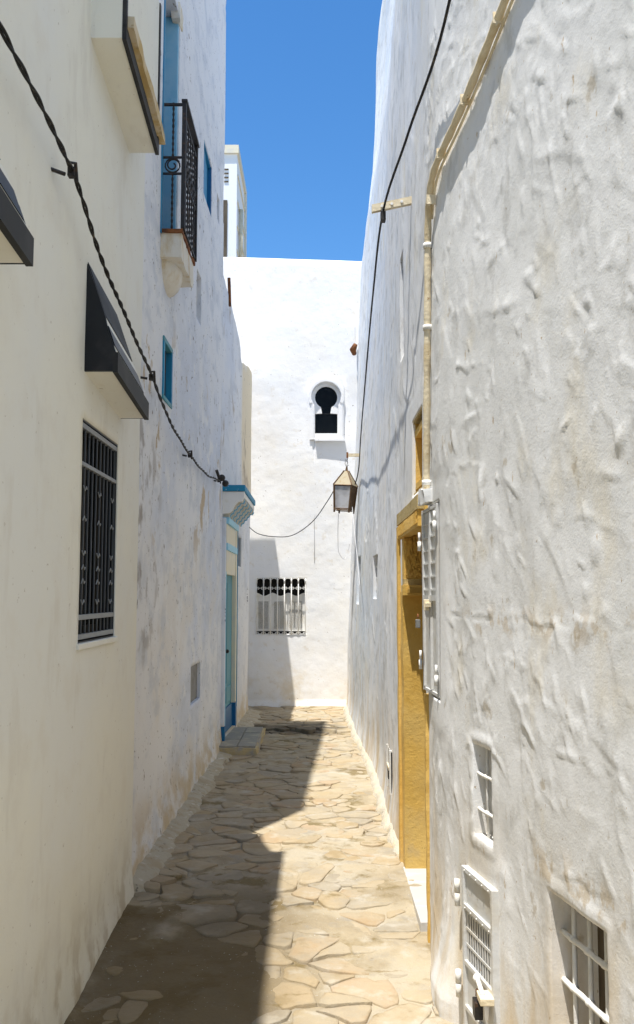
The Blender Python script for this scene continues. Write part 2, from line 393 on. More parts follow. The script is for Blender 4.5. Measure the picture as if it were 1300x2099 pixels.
def sheet(name, us, zs, P, holes, inward, m, parent, thick=3.0):
    """a wall as an uneven grid with real openings; holes = (u0,u1,z0,z1,depth); closed behind by `thick`"""
    U, Z = np.meshgrid(us, zs, indexing='ij')
    X, Y, Zc = P(U, Z)
    nu, nz = U.shape
    co = np.stack([X, Y, Zc], -1).reshape(-1, 3)
    idx = np.arange(nu * nz).reshape(nu, nz)
    uc = .5 * (us[1:] + us[:-1]); zc = .5 * (zs[1:] + zs[:-1])
    keep = np.ones((nu - 1, nz - 1), bool)
    for h in holes:
        keep &= ~(((uc > h[0]) & (uc < h[1]))[:, None] & ((zc > h[2]) & (zc < h[3]))[None, :])
    q = np.stack([idx[:-1, :-1], idx[1:, :-1], idx[1:, 1:], idx[:-1, 1:]], -1)[keep]
    inv = np.array(inward, float)
    extra_v = []; extra_f = []
    def ring(ids, depth):
        base = len(co) + len(extra_v)
        nseg = 3
        for k in range(1, nseg + 1):
            for a in ids: extra_v.append(co[a] + inv * depth * k / nseg)
        n = len(ids)
        for k in range(nseg):
            lo = ids if k == 0 else [base + (k - 1) * n + j for j in range(n)]
            for j in range(n):
                extra_f.append((lo[j], lo[(j + 1) % n], base + k * n + (j + 1) % n, base + k * n + j))
        return base + (nseg - 1) * n, n
    def loop(i0, i1, j0, j1):
        return [idx[i, j0] for i in range(i0, i1)] + [idx[i1, j] for j in range(j0, j1)] + [idx[i, j1] for i in range(i1, i0, -1)] + [idx[i0, j] for j in range(j1, j0, -1)]
    for h in holes:
        i0, i1 = [int(np.argmin(np.abs(us - t))) for t in h[:2]]
        j0, j1 = [int(np.argmin(np.abs(zs - t))) for t in h[2:4]]
        ring(loop(i0, i1, j0, j1), h[4])
    b, n = ring(loop(0, nu - 1, 0, nz - 1), thick)
    extra_f.append(tuple(b + k for k in range(n - 1, -1, -1)))
    allv = np.concatenate([co, np.array(extra_v)])
    me = bpy.data.meshes.new(name)
    sizes = [4] * len(q) + [len(f) for f in extra_f]
    loops = np.concatenate([q.reshape(-1), np.array([i for f in extra_f for i in f])]).astype(np.int32)
    me.vertices.add(len(allv)); me.vertices.foreach_set('co', allv.astype(np.float32).reshape(-1))
    me.loops.add(len(loops)); me.loops.foreach_set('vertex_index', loops)
    st = np.concatenate([[0], np.cumsum(sizes)[:-1]]).astype(np.int32)
    me.polygons.add(len(sizes)); me.polygons.foreach_set('loop_start', st)
    sm = np.zeros(len(sizes), bool); sm[:len(q)] = True
    me.polygons.foreach_set('use_smooth', sm)
    me.update(calc_edges=True); me.validate()
    return link(name, me, m, parent)

# ================================================================== GROUND
def ground_z(x, y):
    return np.where(y < 5, .06 * (y - 5), 0.0) + .03 * sstep(y, 10.45, 10.6)
def gz(x, y): return float(ground_z(np.array(x, float), np.array(y, float)))
g = MB().add([(-80, -60, -.30), (80, -60, -.30), (80, 90, -.30), (-80, 90, -.30)], [(0, 1, 2, 3)]).build('ground', 'earth')
g['kind'] = 'structure'
xs = np.unique(np.concatenate([steps(-4.2, -1.5, .1), steps(-1.5, 1.6, .018)])); ys = np.unique(np.concatenate([steps(-3, 2.6, .12), steps(2.6, 7, .018), steps(7, 12.9, .03)]))
GX, GY = np.meshgrid(xs, ys, indexing='ij')
fill = sstep(-GX, -.15, .5) * sstep(-GY, -4.9, -3.9)            # cement washed over the stones
GZ = -.0015 + ground_z(GX, GY) + .010 * fbm(GX * 5, GY * 5, 3, 4) + .004 * fbm(GX * 25, GY * 25, 8, 3) + .007 * fill * (1 + .5 * vn(GX * 4, GY * 4, 5)) + .034 * vn(GX * 2.4, GY * 2.4, 9) + .004 * sstep(-GY, -5.2, -4.4)
GZ += .02 * sstep(-GX, .88, 1.05) * (1 + fbm(GX * 9, GY * 9, 4))   # dirt heaped against the walls
nu, nv = GX.shape
idx = np.arange(nu * nv).reshape(nu, nv)
q = np.stack([idx[:-1, :-1], idx[1:, :-1], idx[1:, 1:], idx[:-1, 1:]], -1).reshape(-1, 4)
me = bpy.data.meshes.new('alley_pavement')
me.from_pydata(np.stack([GX, GY, GZ], -1).reshape(-1, 3).tolist(), [], q.tolist())
me.polygons.foreach_set('use_smooth', [True] * len(me.polygons))
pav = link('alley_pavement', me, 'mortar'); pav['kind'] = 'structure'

# flagstones: irregular cells, each its own block
def clip(poly, a, b, c):      # keep a*x+b*y <= c
    out = []
    for i in range(len(poly)):
        p, r = poly[i], poly[(i + 1) % len(poly)]
        dp, dr = a * p[0] + b * p[1] - c, a * r[0] + b * r[1] - c
        if dp <= 0: out.append(p)
        if dp * dr < 0:
            t = dp / (dp - dr); out.append((p[0] + t * (r[0] - p[0]), p[1] + t * (r[1] - p[1])))
    return out
seeds = []
y = 2.7
while y < 12.75:
    step = .100 + .0030 * y
    x = -1.15 + rnd.random() * .2
    while x < .72:
        seeds.append((x + rnd.uniform(-.08, .08), y + rnd.uniform(-.045, .045), rnd.uniform(.0, 1)))
        x += rnd.choice((.13, .20, .27, .36, .16, .44))
    y += step
cnt = 0
far_v, far_f, far_m = [], [], []
for i, (sx, sy, w) in enumerate(seeds):
    if sy > 12.7: continue
    poly = [(sx - .4, sy - .4), (sx + .4, sy - .4), (sx + .4, sy + .4), (sx - .4, sy + .4)]
    for j, (ox, oy, ow) in enumerate(seeds):
        if i == j or abs(ox - sx) > .8 or abs(oy - sy) > .8: continue
        a, b_ = ox - sx, oy - sy
        d = math.hypot(a, b_)
        if d < 1e-6: continue
        a /= d; b_ /= d
        gap = .001 + .007 * ((i * 7 + j * 7) % 5) / 4
        k = .5 + .26 * (w - ow)
        poly = clip(poly, a, b_, a * (sx + (ox - sx) * k) + b_ * (sy + (oy - sy) * k) - gap)
        if len(poly) < 3: break
    if len(poly) < 3: continue
    poly = clip(poly, 1, 0, .60 if sy < 4 else .49); poly = clip(poly, -1, 0, .99) if len(poly) > 2 else poly
    if len(poly) < 3: continue
    ar = abs(sum(poly[k][0] * poly[(k + 1) % len(poly)][1] - poly[(k + 1) % len(poly)][0] * poly[k][1] for k in range(len(poly)))) / 2
    if ar < .004: continue
    n = len(poly); t = .16         # chip the corners
    poly = [p for k in range(n) for p in (((1 - t) * poly[k][0] + t * poly[(k + 1) % n][0], (1 - t) * poly[k][1] + t * poly[(k + 1) % n][1]),
                                           (t * poly[k][0] + (1 - t) * poly[(k + 1) % n][0], t * poly[k][1] + (1 - t) * poly[(k + 1) % n][1]))]
    fine = []
    for k in range(len(poly)):
        a_, b2 = poly[k], poly[(k + 1) % len(poly)]
        m_ = max(1, int(math.dist(a_, b2) / .05))
        fine += [(a_[0] + (b2[0] - a_[0]) * t_ / m_, a_[1] + (b2[1] - a_[1]) * t_ / m_) for t_ in range(m_)]
    poly = [p for k, p in enumerate(fine) if math.dist(p, fine[k - 1]) > .012]
    poly = [(p[0] + .034 * mnoise.noise(Vector((p[0] * 8, p[1] * 8, 1))) + .010 * mnoise.noise(Vector((p[0] * 34, p[1] * 34, 1))),
             p[1] + .034 * mnoise.noise(Vector((p[0] * 8, p[1] * 8, 9))) + .010 * mnoise.noise(Vector((p[0] * 34, p[1] * 34, 7)))) for p in poly]
    n = len(poly)
    cx = sum(p[0] for p in poly) / n; cy = sum(p[1] for p in poly) / n
    tx, ty = rnd.uniform(-.05, .05), rnd.uniform(-.05, .05)
    h = rnd.uniform(-.004, .011) + (.008 if 10.5 < cy < 10.8 else 0)
    def top(x, y_): return h + tx * (x - cx) + ty * (y_ - cy)
    def ins(p, s): return (cx + (p[0] - cx) * (1 - s), cy + (p[1] - cy) * (1 - s))
    vs = []
    for s_, dz in ((0, -.05), (0, -.004), (.025, -.0005), (.16, .0005)):
        for p in poly:
            qx, qy = ins(p, s_)
            vs.append((qx - cx, qy - cy, (top(qx, qy) + dz) if dz > -.04 else -.05))
    vs.append((0, 0, h + .001))
    fs = []
    for r_ in range(3):
        for k in range(n): fs.append((r_ * n + k, r_ * n + (k + 1) % n, (r_ + 1) * n + (k + 1) % n, (r_ + 1) * n + k))
    for k in range(n): fs.append((3 * n + k, 3 * n + (k + 1) % n, 4 * n))
    mi = rnd.choice((0, 0, 1, 1, 2, 3, 3, 4, 5))
    if cnt >= 296:          # the farthest, smallest stones stay joined
        k0 = len(far_v); z0_ = gz(cx, cy)
        far_v += [(a_ + cx, b2 + cy, c_ + z0_) for a_, b2, c_ in vs]; far_f += [tuple(k0 + t_ for t_ in f_) for f_ in fs]; far_m += [mi] * len(fs)
        continue
    me = bpy.data.meshes.new('paving_stone'); me.from_pydata(vs, [], fs)
    me.polygons.foreach_set('use_smooth', [True] * len(me.polygons))
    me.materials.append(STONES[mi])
    o = bpy.data.objects.new('paving_stone', me); COL.objects.link(o); o.parent = pav
    o.location = (cx, cy, gz(cx, cy))
    cnt += 1

if far_v:
    me = bpy.data.meshes.new('far_paving'); me.from_pydata(far_v, [], far_f)
    for m_ in STONES: me.materials.append(m_)
    me.polygons.foreach_set('material_index', far_m)
    me.polygons.foreach_set('use_smooth', [True] * len(me.polygons))
    o = bpy.data.objects.new('far_paving', me); COL.objects.link(o); o.parent = pav; o['kind'] = 'stuff'
# lime run along the wall feet
def foot(name, path, width, height, m, parent, seed, side):
    vs = []; fs = []
    n = len(path)
    for i, (x, y) in enumerate(path):
        w = width * (1 + .45 * mnoise.noise(Vector((y * 3.1, seed, 0)))) + .03 * mnoise.noise(Vector((y * 6, seed, 1))) + .016 * mnoise.noise(Vector((y * 22, seed, 3)))
        hh = height * (1 + .5 * mnoise.noise(Vector((y * 7, seed, 5))))
        z = gz(x, y)
        for k, (a, b_) in enumerate(((-.08, hh * 1.6 + .03), (0, hh + .02), (.45, hh * .6 + .014), (.8, hh * .3 + .010), (1.05, -.02))):
            j = .005 * mnoise.noise(Vector((y * 30, k * 3.0, seed)))
            fd_ = min(1, i / 3, (n - 1 - i) / 3); vs.append((x + side * (w * a * (.3 + .7 * fd_) if a > 0 else a), y, z - .03 * (1 - fd_) + (b_ + j) * fd_))
    for i in range(n - 1):
        for k in range(4): fs.append((i * 5 + k, i * 5 + k + 1, i * 5 + k + 6, i * 5 + k + 5))
    me = bpy.data.meshes.new(name); me.from_pydata(vs, [], fs)
    me.polygons.foreach_set('use_smooth', [True] * len(me.polygons))
    return link(name, me, m, parent)

# ================================================================== RIGHT HOUSE
RP = [(-6, 2.4), (0, 1.26), (2, .88), (3, .69), (3.55, .586), (3.75, .546), (3.9, .522), (4.05, .520), (4.35, .540), (4.7, .535), (5.4, .53), (6.2, .527), (8.2, .525), (9.3, .50), (10.3, .455), (11.3, .425), (12.9, .425)]
LEAN = [(0, 0), (1.06, .024), (2.4, .077), (3.8, .138), (5.25, .193), (6.5, .225), (6.93, .29), (7.97, .43), (8.95, .475), (9.9, .535), (10.6, .62)]
ry = np.linspace(-6, 12.9, 2000)
rx = interp(ry, RP)
kk = np.ones(31) / 31
rx[15:-15] = np.convolve(rx, kk, 'valid')
def right_base(y, z):
    k = .22 + .78 * sstep(y, 4.5, 11.5)
    k = np.where(z > 5.5, k + (1 - k) * np.clip((z - 5.5) / 3, 0, 1) * .6, k)
    lean = interp(z, LEAN) * k
    flare = -.075 * np.clip(1 - z / .5, 0, 1) ** 2 * sstep(-y, -4.2, -3.7) * sstep(y, 3.56, 3.68) - .03 * np.clip(1 - z / .35, 0, 1) ** 2 * sstep(y, 5.5, 6.0)
    return np.interp(y, ry, rx) + lean + flare
def strokes(y, z, n, seed, yr, zr, L, Wd, A):
    """trowel strokes: short ramps of plaster with one sharp edge"""
    r = random.Random(seed); H = np.zeros_like(y); ya = y[:, 0]; za = z[0, :]
    for k in range(n):
        cy, cz = r.uniform(*yr), r.uniform(*zr); l = r.uniform(*L); w = r.uniform(*Wd); a = r.uniform(*A)
        an = r.gauss(.12, .38) if r.random() < .8 else r.gauss(1.2, .3); cu = r.uniform(-1.2, 1.2); sg = r.choice((-1, 1))
        i0, i1 = np.searchsorted(ya, (cy - l - w * 2, cy + l + w * 2)); j0, j1 = np.searchsorted(za, (cz - l * 1.3, cz + l * 1.3))
        if i1 <= i0 or j1 <= j0: continue
        dy = y[i0:i1, j0:j1] - cy; dz = z[i0:i1, j0:j1] - cz
        t = dz * math.cos(an) + dy * math.sin(an)
        q_ = sg * (dy * math.cos(an) - dz * math.sin(an) + cu * t * t + .012 * vn(t * 14, t * 0 + k, 2)) / w
        f = np.where(q_ < 0, np.clip(1 + q_, 0, 1) ** 1.5, np.clip(1 - q_ / .14, 0, 1))
        H[i0:i1, j0:j1] += a * f * np.exp(-(t / l) ** 4)
    return H
def lumps(y, z, n, seed, yr, zr):
    r = random.Random(seed); H = np.zeros_like(y); ya = y[:, 0]; za = z[0, :]
    for k in range(n):
        cy, cz = r.uniform(*yr), r.uniform(*zr); w = r.uniform(.012, .04); a = r.uniform(.002, .0055) * r.choice((1, 1, 1, -1)); sk = r.uniform(-1.2, 1.2)
        i0, i1 = np.searchsorted(ya, (cy - w * 3, cy + w * 3)); j0, j1 = np.searchsorted(za, (cz - w * 3, cz + w * 3))
        if i1 <= i0 or j1 <= j0: continue
        dy = y[i0:i1, j0:j1] - cy; dz = z[i0:i1, j0:j1] - cz
        d2 = ((dy + sk * dz * .5 + .008 * vn(dz * 60, dy * 60, k)) ** 2 * r.uniform(.8, 2.5) + (dz + .012 * vn(dy * 50, dz * 30, k + 3)) ** 2 * r.uniform(.15, .9)) / (w * w)
        H[i0:i1, j0:j1] += a * np.exp(-d2 ** 1.4)
    return H
def right_wall(U, Z):
    y, z = U, Z
    x = right_base(y, z)
    flat = 1.0
    for (a, b_, c, d) in ((3.80, 4.40, 1.05, 2.1), (3.2, 3.6, -.1, .6), (4.3, 5.6, -.1, 2.7)):
        m_ = sstep(y, a - .08, a) * sstep(-y, -b_ - .08, -b_) * sstep(z, c - .08, c) * sstep(-z, -d - .08, -d)
        flat = flat * (1 - .9 * m_)
    wy = y + .10 * fbm(y * 2.5, z * 1.2, 31, 3); wz = z + .15 * fbm(y * 2.0, z * 1.0, 37, 3)
    near = sstep(-y, -6.0, -4.6)
    n1 = .016 * vn(y * 1.1, z * .75, 1) + .012 * vn(wy * 2.3, wz * 1.3, 2)
    n2 = .0040 * fbm(wy * 4.0, wz * 2.3, 5, 2) + (.008 * np.abs(fbm(wy * 2.6, wz * .95, 11, 2)) + .005 * np.abs(fbm(wy * 5.2 + .4 * wz, wz * 1.7, 14, 2))) * (.35 + .65 * near)
    n3 = .0014 * fbm(wy * 12, wz * 9, 17, 3) * (.2 + 1.6 * np.clip(vn(y * 2.1, z * 1.5, 50) + .35, 0, 1))
    n4 = .0003 * fbm(y * 48, z * 40, 23, 2)
    st_ = strokes(y, z, 1500, 3, (1.5, 4.4), (-.2, 4.3), (.016, .075), (.016, .070), (.0005, .0041)) + strokes(y, z, 130, 33, (1.5, 4.4), (-.2, 4.3), (.06, .2), (.05, .2), (.001, .0034)) + strokes(y, z, 330, 4, (4.6, 12.4), (0, 7), (.08, .4), (.06, .25), (.0015, .006))
    lm = lumps(y, z, 85, 6, (1.5, 4.4), (0, 4.3)) + lumps(y, z, 30, 8, (4.5, 9), (0, 6))
    top = .10 * sstep(z, 6.0, 9) * vn(y * .8, z * .9, 61)
    x = x + (n1 + n2 + n3 - st_ - lm) * flat + n4 - top
    for (zc, ya_, yb_, sd) in ((1.505, 1.5, 3.7, 1), (.755, 2.35, 3.05, 2)):      # ragged cracks
        zl = zc + .030 * fbm(y * 5, y * 0, sd, 5) * 2
        x = x + (.0022 * np.exp(-((z - zl) / .006) ** 2) - .001 * np.exp(-((z - zl - .015) / .012) ** 2)) * sstep(y, ya_, ya_ + .05) * sstep(-y, -yb_ - .05, -yb_) * np.clip(.5 + 2.4 * vn(y * 9, y * 0, sd + 4), 0, 1)
    # raised lips around the small windows
    for (a, b_, c, d, hh) in ((3.30, 3.47, .69, 1.03, .004), (2.50, 2.85, .02, .68, .003)):
        dy = np.maximum(np.maximum(a - y, y - b_), 0); dz = np.maximum(np.maximum(c - z, z - d), 0)
        dd = np.sqrt(dy * dy + dz * dz)
        x = x - hh * (1 - sstep(dd, .03, .06 + .02 * vn(y * 9, z * 9, 3))) + .006 * (1 - sstep(dd, 0, .014)) ** 2
    return x, y, z
rh = thing('whitewashed_house', 'tall lumpy whitewashed house with a carved ochre doorway', 'house', (1.5, 4, 0))
RH = [(2.50, 2.85, .02, .68, .16), (3.30, 3.47, .69, 1.03, .13), (4.44, 5.33, 0.0, 1.96, .40), (4.57, 5.02, 2.16, 2.60, .16),
      (8.25, 8.70, 1.57, 1.98, .10), (10.35, 10.75, 1.50, 2.06, .10), (5.52, 5.72, 3.14, 3.83, .10), (3.88, 4.31, 1.14, 2.02, .03)]
us = lines([(-6, 1.2, .4), (1.2, 4.6, .0105), (4.6, 7, .024), (7, 12.9, .045)], [h[k] for h in RH for k in (0, 1)])
zs = lines([(-.30, 2.6, .0105), (2.6, 4.6, .014), (4.6, 10.6, .06)], [h[k] for h in RH for k in (2, 3)])
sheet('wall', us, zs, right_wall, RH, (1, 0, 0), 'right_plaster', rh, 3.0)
def rx_at(y, z): return float(right_base(np.array(float(y)), np.array(float(z))))

# foot of lime on the far stretch
foot('skirting', [(rx_at(y, .03), y) for y in steps(5.56, 12.4, .03)], .045, .035, 'lime', rh, 2.0, -1)

# windows: whitewashed bars
def barred(y0, y1, z0, z1, dep, ny, nz, r, bd=.05):
    w = MB()
    xm = rx_at((y0 + y1) / 2, (z0 + z1) / 2)
    sl = (rx_at(y1, z1) - rx_at(y0, z1)) / (y1 - y0)
    back = MB().add([(rx_at(y0, z0) + dep, y0 - .02, z0 - .02), (rx_at(y1, z0) + dep, y1 + .02, z0 - .02), (rx_at(y1, z1) + dep, y1 + .02, z1 + .02), (rx_at(y0, z1) + dep, y0 - .02, z1 + .02)], [(0, 1, 2, 3)])
    b = back.build('window_back', 'brown_wood' if ny > 1 else 'grey_recess', rh)
    X = lambda y: xm + sl * (y - (y0 + y1) / 2)
    for k in range(ny):
        y = y0 + (y1 - y0) * (k + (1 if ny > 1 else .95)) / (ny + .6)
        MB().tube([(X(y) + bd + .005, y, z0 - .01), (X(y) + bd + .003, y, (z0 + z1) / 2), (X(y) + bd + .005, y, z1 + .01)], r, 8).build('bar', 'white_paint', b, True)
    for k in range(nz):
        z = z1 - (z1 - z0) * (k + .85) / (nz + .55)
        mb = MB().tube([(X(t) + bd - .003, t, z + .0015 * math.sin(t * 40)) for t in steps(y0 - .01, y1 + .01, .03)], r * 1.25, 8)
        for j in range(ny):
            y = y0 + (y1 - y0) * (j + (1 if ny > 1 else .95)) / (ny + .6)
            mb.ball((X(y) + bd, y, z), r * 2.1, 8, 6, 1, 1, .8)
        mb.build('bar', 'white_paint', b, True)
    return b
barred(2.50, 2.85, .02, .68, .15, 3, 4, .0075)
barred(3.30, 3.47, .69, 1.03, .10, 1, 2, .0055, .022)
barred(8.25, 8.70, 1.57, 1.98, .09, 1, 3, .012)
barred(10.35, 10.75, 1.50, 2.06, .09, 1, 4, .014)
barred(5.52, 5.72, 3.14, 3.83, .09, 1, 1, .006)

# ochre doorway
def ochre(name, x0, x1, y0, y1, z0, z1, parent, m='ochre_stone', step=.05, amp=.006):
    me = rbox(x0, x1, y0, y1, z0, z1, step, amp * .6, y0 * 3 + z0)
    return link(name, me, m, parent)
dw = ochre('doorway', .515, .95, 5.295, 5.46, -.05, 1.62, rh)                      # far jamb with its reveal
ochre('jamb_strip', .500, .520, 5.452, 5.525, -.05, 2.02, dw, 'ochre_stone', .05, .004)
ochre('jamb_strip', .524, .60, 4.318, 4.352, -.12, 1.12, dw, 'ochre_stone', .03, .007)
ochre('jamb', .545, .95, 4.352, 4.44, -.12, 1.10, dw, 'ochre_stone', .05, .006)
ochre('jamb', .560, .95, 4.36, 4.44, 1.10, 1.98, dw, 'ochre_stone', .05, .004)
ochre('capital', .505, .95, 5.18, 5.30, 1.60, 1.66, dw, 'ochre_stone', .03, .005)
ochre('capital', .515, .95, 5.205, 5.30, 1.66, 1.695, dw, 'ochre_band', .03, .003)
ochre('capital', .515, .95, 5.215, 5.31, 1.695, 1.985, dw, 'ochre_stone', .03, .004)
ochre('lintel', .535, .95, 4.34, 5.40, 1.955, 2.05, dw, 'ochre_stone', .04, .004)
ochre('lintel_moulding', .500, .560, 4.37, 5.49, 2.03, 2.10, dw, 'ochre_band', .04, .004)
ochre('lintel_frieze', .505, .56, 4.38, 5.475, 1.945, 2.03, dw, 'ochre_stone', .04, .003)
cv = MB()
r2 = random.Random(5)
for k in range(330):          # chiselled relief on the capital
    x = .53 + r2.random() * .15; z = 1.715 + r2.random() * .26
    s_ = .004 + r2.random() * .006
    cv.box(x - s_ * .6, x + s_ * .6, 5.205 - r2.random() * .008, 5.225, z - s_ * (1 + r2.random()), z + s_)
for k in range(46):
    x = .53 + k * .0033; cv.box(x, x + .0016, 5.172, 5.19, 1.612, 1.645)
cv.build('carving', 'ochre_stone', dw, rough=.002)['kind'] = 'stuff'
cv = MB()
for k in range(64):
    y = 4.40 + k * .0165; a = .02 + .012 * ((k * 5) % 3)
    cv.box(.497, .507, y, y + .007, 1.962, 1.962 + a); cv.box(.498, .507, y + .008, y + .012, 2.0, 2.022)
cv.build('carving', 'ochre_stone', dw, rough=.003)['kind'] = 'stuff'
# little niche window above the door
nw = ochre('niche_window', .568, .72, 5.005, 5.05, 2.12, 2.60, rh, 'ochre_stone', .04, .004)
ochre('niche_head', .566, .74, 4.56, 5.03, 2.50, 2.54, nw, 'ochre_stone', .03, .004)
ochre('niche_head', .560, .70, 4.58, 5.05, 2.585, 2.62, nw, 'ochre_band', .03, .004)
ochre('niche_sill', .560, .74, 4.56, 5.06, 2.10, 2.18, nw, 'ochre_band', .04, .004)
ochre('niche_sill', .568, .74, 4.56, 5.04, 2.20, 2.235, nw, 'ochre_stone', .03, .004)
ochre('niche_back', .70, .76, 4.55, 5.04, 2.12, 2.62, nw, 'ochre_stone', .06, .004)
d = MB().box(.86, .90, 4.44, 5.34, .02, 1.98).build('door', 'brown_wood', rh)
MB().box(.845, .862, 4.88, 4.90, .05, 1.95).build('door_strip', 'iron', d)
th = MB().box(.505, .86, 4.455, 5.335, -.10, .012).build('marble_threshold', 'marble', None, bevel=.004)
tag(th, 'white marble threshold slab under the ochre doorway', 'threshold')

# ---- double-leaf meter cabinet beside the door
def cabx(y): return .546 - .06 * (y - 3.89)
mc = thing('meter_cabinet', 'tall white metal double leaf meter cabinet beside the ochre doorway', 'cabinet', (.52, 4.1, 1.13))
def slab_on(y0, y1, z0, z1, out, thick, X=cabx):
    """block that follows the wall between y0 and y1, its face `out` in front of the wall"""
    a, b_ = X(y0), X(y1)
    vs = [(a - out, y0, z0), (b_ - out, y1, z0), (b_ - out, y1, z1), (a - out, y0, z1), (a - out + thick, y0, z0), (b_ - out + thick, y1, z0), (b_ - out + thick, y1, z1), (a - out + thick, y0, z1)]
    return MB().add(vs, [(0, 1, 2, 3), (7, 6, 5, 4), (0, 4, 5, 1), (1, 5, 6, 2), (2, 6, 7, 3), (3, 7, 4, 0)])
Y0, Y1, Z0, Z1 = 3.91, 4.28, 1.15, 2.01
slab_on(Y0, Y1, Z0, Z1, -.012, .03).build('back_panel', 'meter_paint', mc)
for (a, b_) in ((Y0, Y0 + .016), (Y1 - .016, Y1)): slab_on(a, b_, Z0, Z1, .012, .035).build('frame', 'meter_paint', mc, bevel=.002)
slab_on(Y0 + .016, Y1 - .016, Z0, Z0 + .016, .010, .03).build('frame', 'meter_paint', mc, bevel=.002)
slab_on(Y0 + .016, Y1 - .016, Z1 - .016, Z1, .010, .03).build('frame', 'meter_paint', mc, bevel=.002)
ym = 4.09
for (a, b_) in ((Y0 + .018, ym - .004), (ym + .004, Y1 - .018)):
    lf = slab_on(a, b_, Z0 + .018, Z1 - .018, .002, .006).build('leaf', 'meter_paint', mc)
    slab_on(a, a + .014, Z0 + .02, Z1 - .02, .013, .012).build('stile', 'meter_paint', lf)
    slab_on(b_ - .014, b_, Z0 + .02, Z1 - .02, .013, .012).build('stile', 'meter_paint', lf)
    for k in range(6): 
        z = 1.62 + .062 * k
        slab_on(a + .014, b_ - .014, z, z + .007, .010, .010).build('louvre', 'meter_paint', lf)
    slab_on(a + .014, b_ - .014, 1.575, 1.60, .014, .012).build('rail', 'meter_paint', lf)
for (y_, z_) in ((4.288, 1.86), (4.288, 1.29), (3.902, 1.93), (3.902, 1.25)):
    x_ = cabx(y_) - .022
    h = MB().tube([(x_, y_, z_ - .045), (x_, y_, z_ + .0)], .009, 10).build('hinge', 'white_paint', mc, True)
    MB().tube([(x_, y_, z_ + .0), (x_, y_, z_ + .045)], .006, 10).build('hinge_pin', 'white_paint', h, True)
hs = MB().box(cabx(ym) - .035, cabx(ym) - .008, ym - .03, ym + .03, 1.545, 1.565)
hs.box(cabx(ym) - .04, cabx(ym) - .015, ym - .012, ym + .012, 1.53, 1.58)
hs.build('hasp', 'cream_pipe', mc, bevel=.002)
def padlock(x, y, z, s, name, label, shackle='grey_metal', body='grey_metal', tilt=0):
    p = thing(name, label, 'padlock', (x, y, z))
    MB().box(x - .010 * s, x + .010 * s, y - .018 * s, y + .018 * s, z - .04 * s, z).build('body', body, p, bevel=.003)
    MB().tube([(x, y + .011 * s * math.cos(t), z + .018 * s * max(0, math.sin(t)) + (.0 if 0 < t < math.pi else 0) + .006) for t in steps(0, math.pi, .3)], .0035 * s, 6).build('shackle', shackle, p, True)
    return p
padlock(cabx(4.22) - .045, 4.22, 1.485, 1.0, 'padlock', 'small steel padlock hanging from the tall white meter cabinet', 'rust', 'grey_metal')

# ---- low vented meter cabinet
def lowx(y): return rx_at(y, .45) - .004
lc = thing('meter_cabinet', 'small white metal meter cabinet with slotted vent below the slit window', 'cabinet', (.6, 3.4, -.08))
Y0, Y1, Z0, Z1 = 3.245, 3.55, -.08, .55
lp = MB()
slab_on(Y0 + .004, Y1 - .004, Z0 + .003, .203, .008, .03, lowx).build('lower_panel', 'meter_paint', lc)
slab_on(Y0 + .004, Y1 - .004, .377, Z1 - .003, .008, .03, lowx).build('upper_panel', 'meter_paint', lc)
slab_on(Y0 + .012, Y1 - .012, .204, .376, .004, .02, lowx).build('vent_back', 'shadow_room', lc)
for (a, b_, c, d_) in ((Y0, Y0 + .018, Z0, Z1), (Y1 - .018, Y1, Z0, Z1)): slab_on(a, b_, c, d_, .020, .03, lowx).build('frame', 'meter_paint', lc, bevel=.002)
for z in (Z1 - .018, .395, .185, .02): slab_on(Y0 + .018, Y1 - .018, z, z + .018, .0195, .03, lowx).build('frame', 'meter_paint', lc, bevel=.002)
for k in range(11):
    y = Y0 + .024 + k * .0245
    slab_on(y, y + .0105, .2, .38, .009, .003, lowx).build('slat', 'meter_paint', lc)
for z in (.255, .315): slab_on(Y0 + .018, Y1 - .018, z, z + .010, .0105, .003, lowx).build('slat', 'meter_paint', lc)
for z in (.44, .10):
    x_ = lowx(Y1 + .02) - .030
    h = MB().tube([(x_, Y1 + .02, z - .05), (x_, Y1 + .02, z)], .011, 10).build('hinge', 'white_paint', lc, True)
    MB().tube([(x_, Y1 + .02, z + .003), (x_, Y1 + .02, z + .05)], .012, 10).build('hinge', 'white_paint', lc, True)
rv = MB()
for k in range(5):
    y = Y0 + .03 + k * .06
    for z in (.54, .40): rv.ball((lowx(y) - .021, y, z), .0032, 6, 4)
rv.build('rivet', 'white_paint', lc, True)
x_ = lowx(3.27) - .045
MB().tube([(x_ - .01, 3.36, .215), (x_ - .005, 3.26, .19)], .009, 8).ball((x_ - .01, 3.34, .213), .016).ball((x_, 3.27, .17), .02).build('latch', 'white_paint', lc, True)
MB().box(x_ - .02, x_ + .03, 3.225, 3.30, .165, .19).build('latch_plate', 'cream_pipe', lc, bevel=.003)
padlock(x_ - .012, 3.325, .145, 1.5, 'padlock', 'old rusty padlock hooked on the slotted vent cabinet', 'rust', 'iron')
bar = MB().tube([(lowx(3.2) - .03, 3.22, .10), (lowx(3.05) - .05, 3.06, -.03), (lowx(3) - .06, 2.98, -.13)], .016, 10).build('bent_pipe', 'cream_pipe', None, True)
tag(bar, 'short cream painted pipe leaning under the slotted vent cabinet', 'pipe')
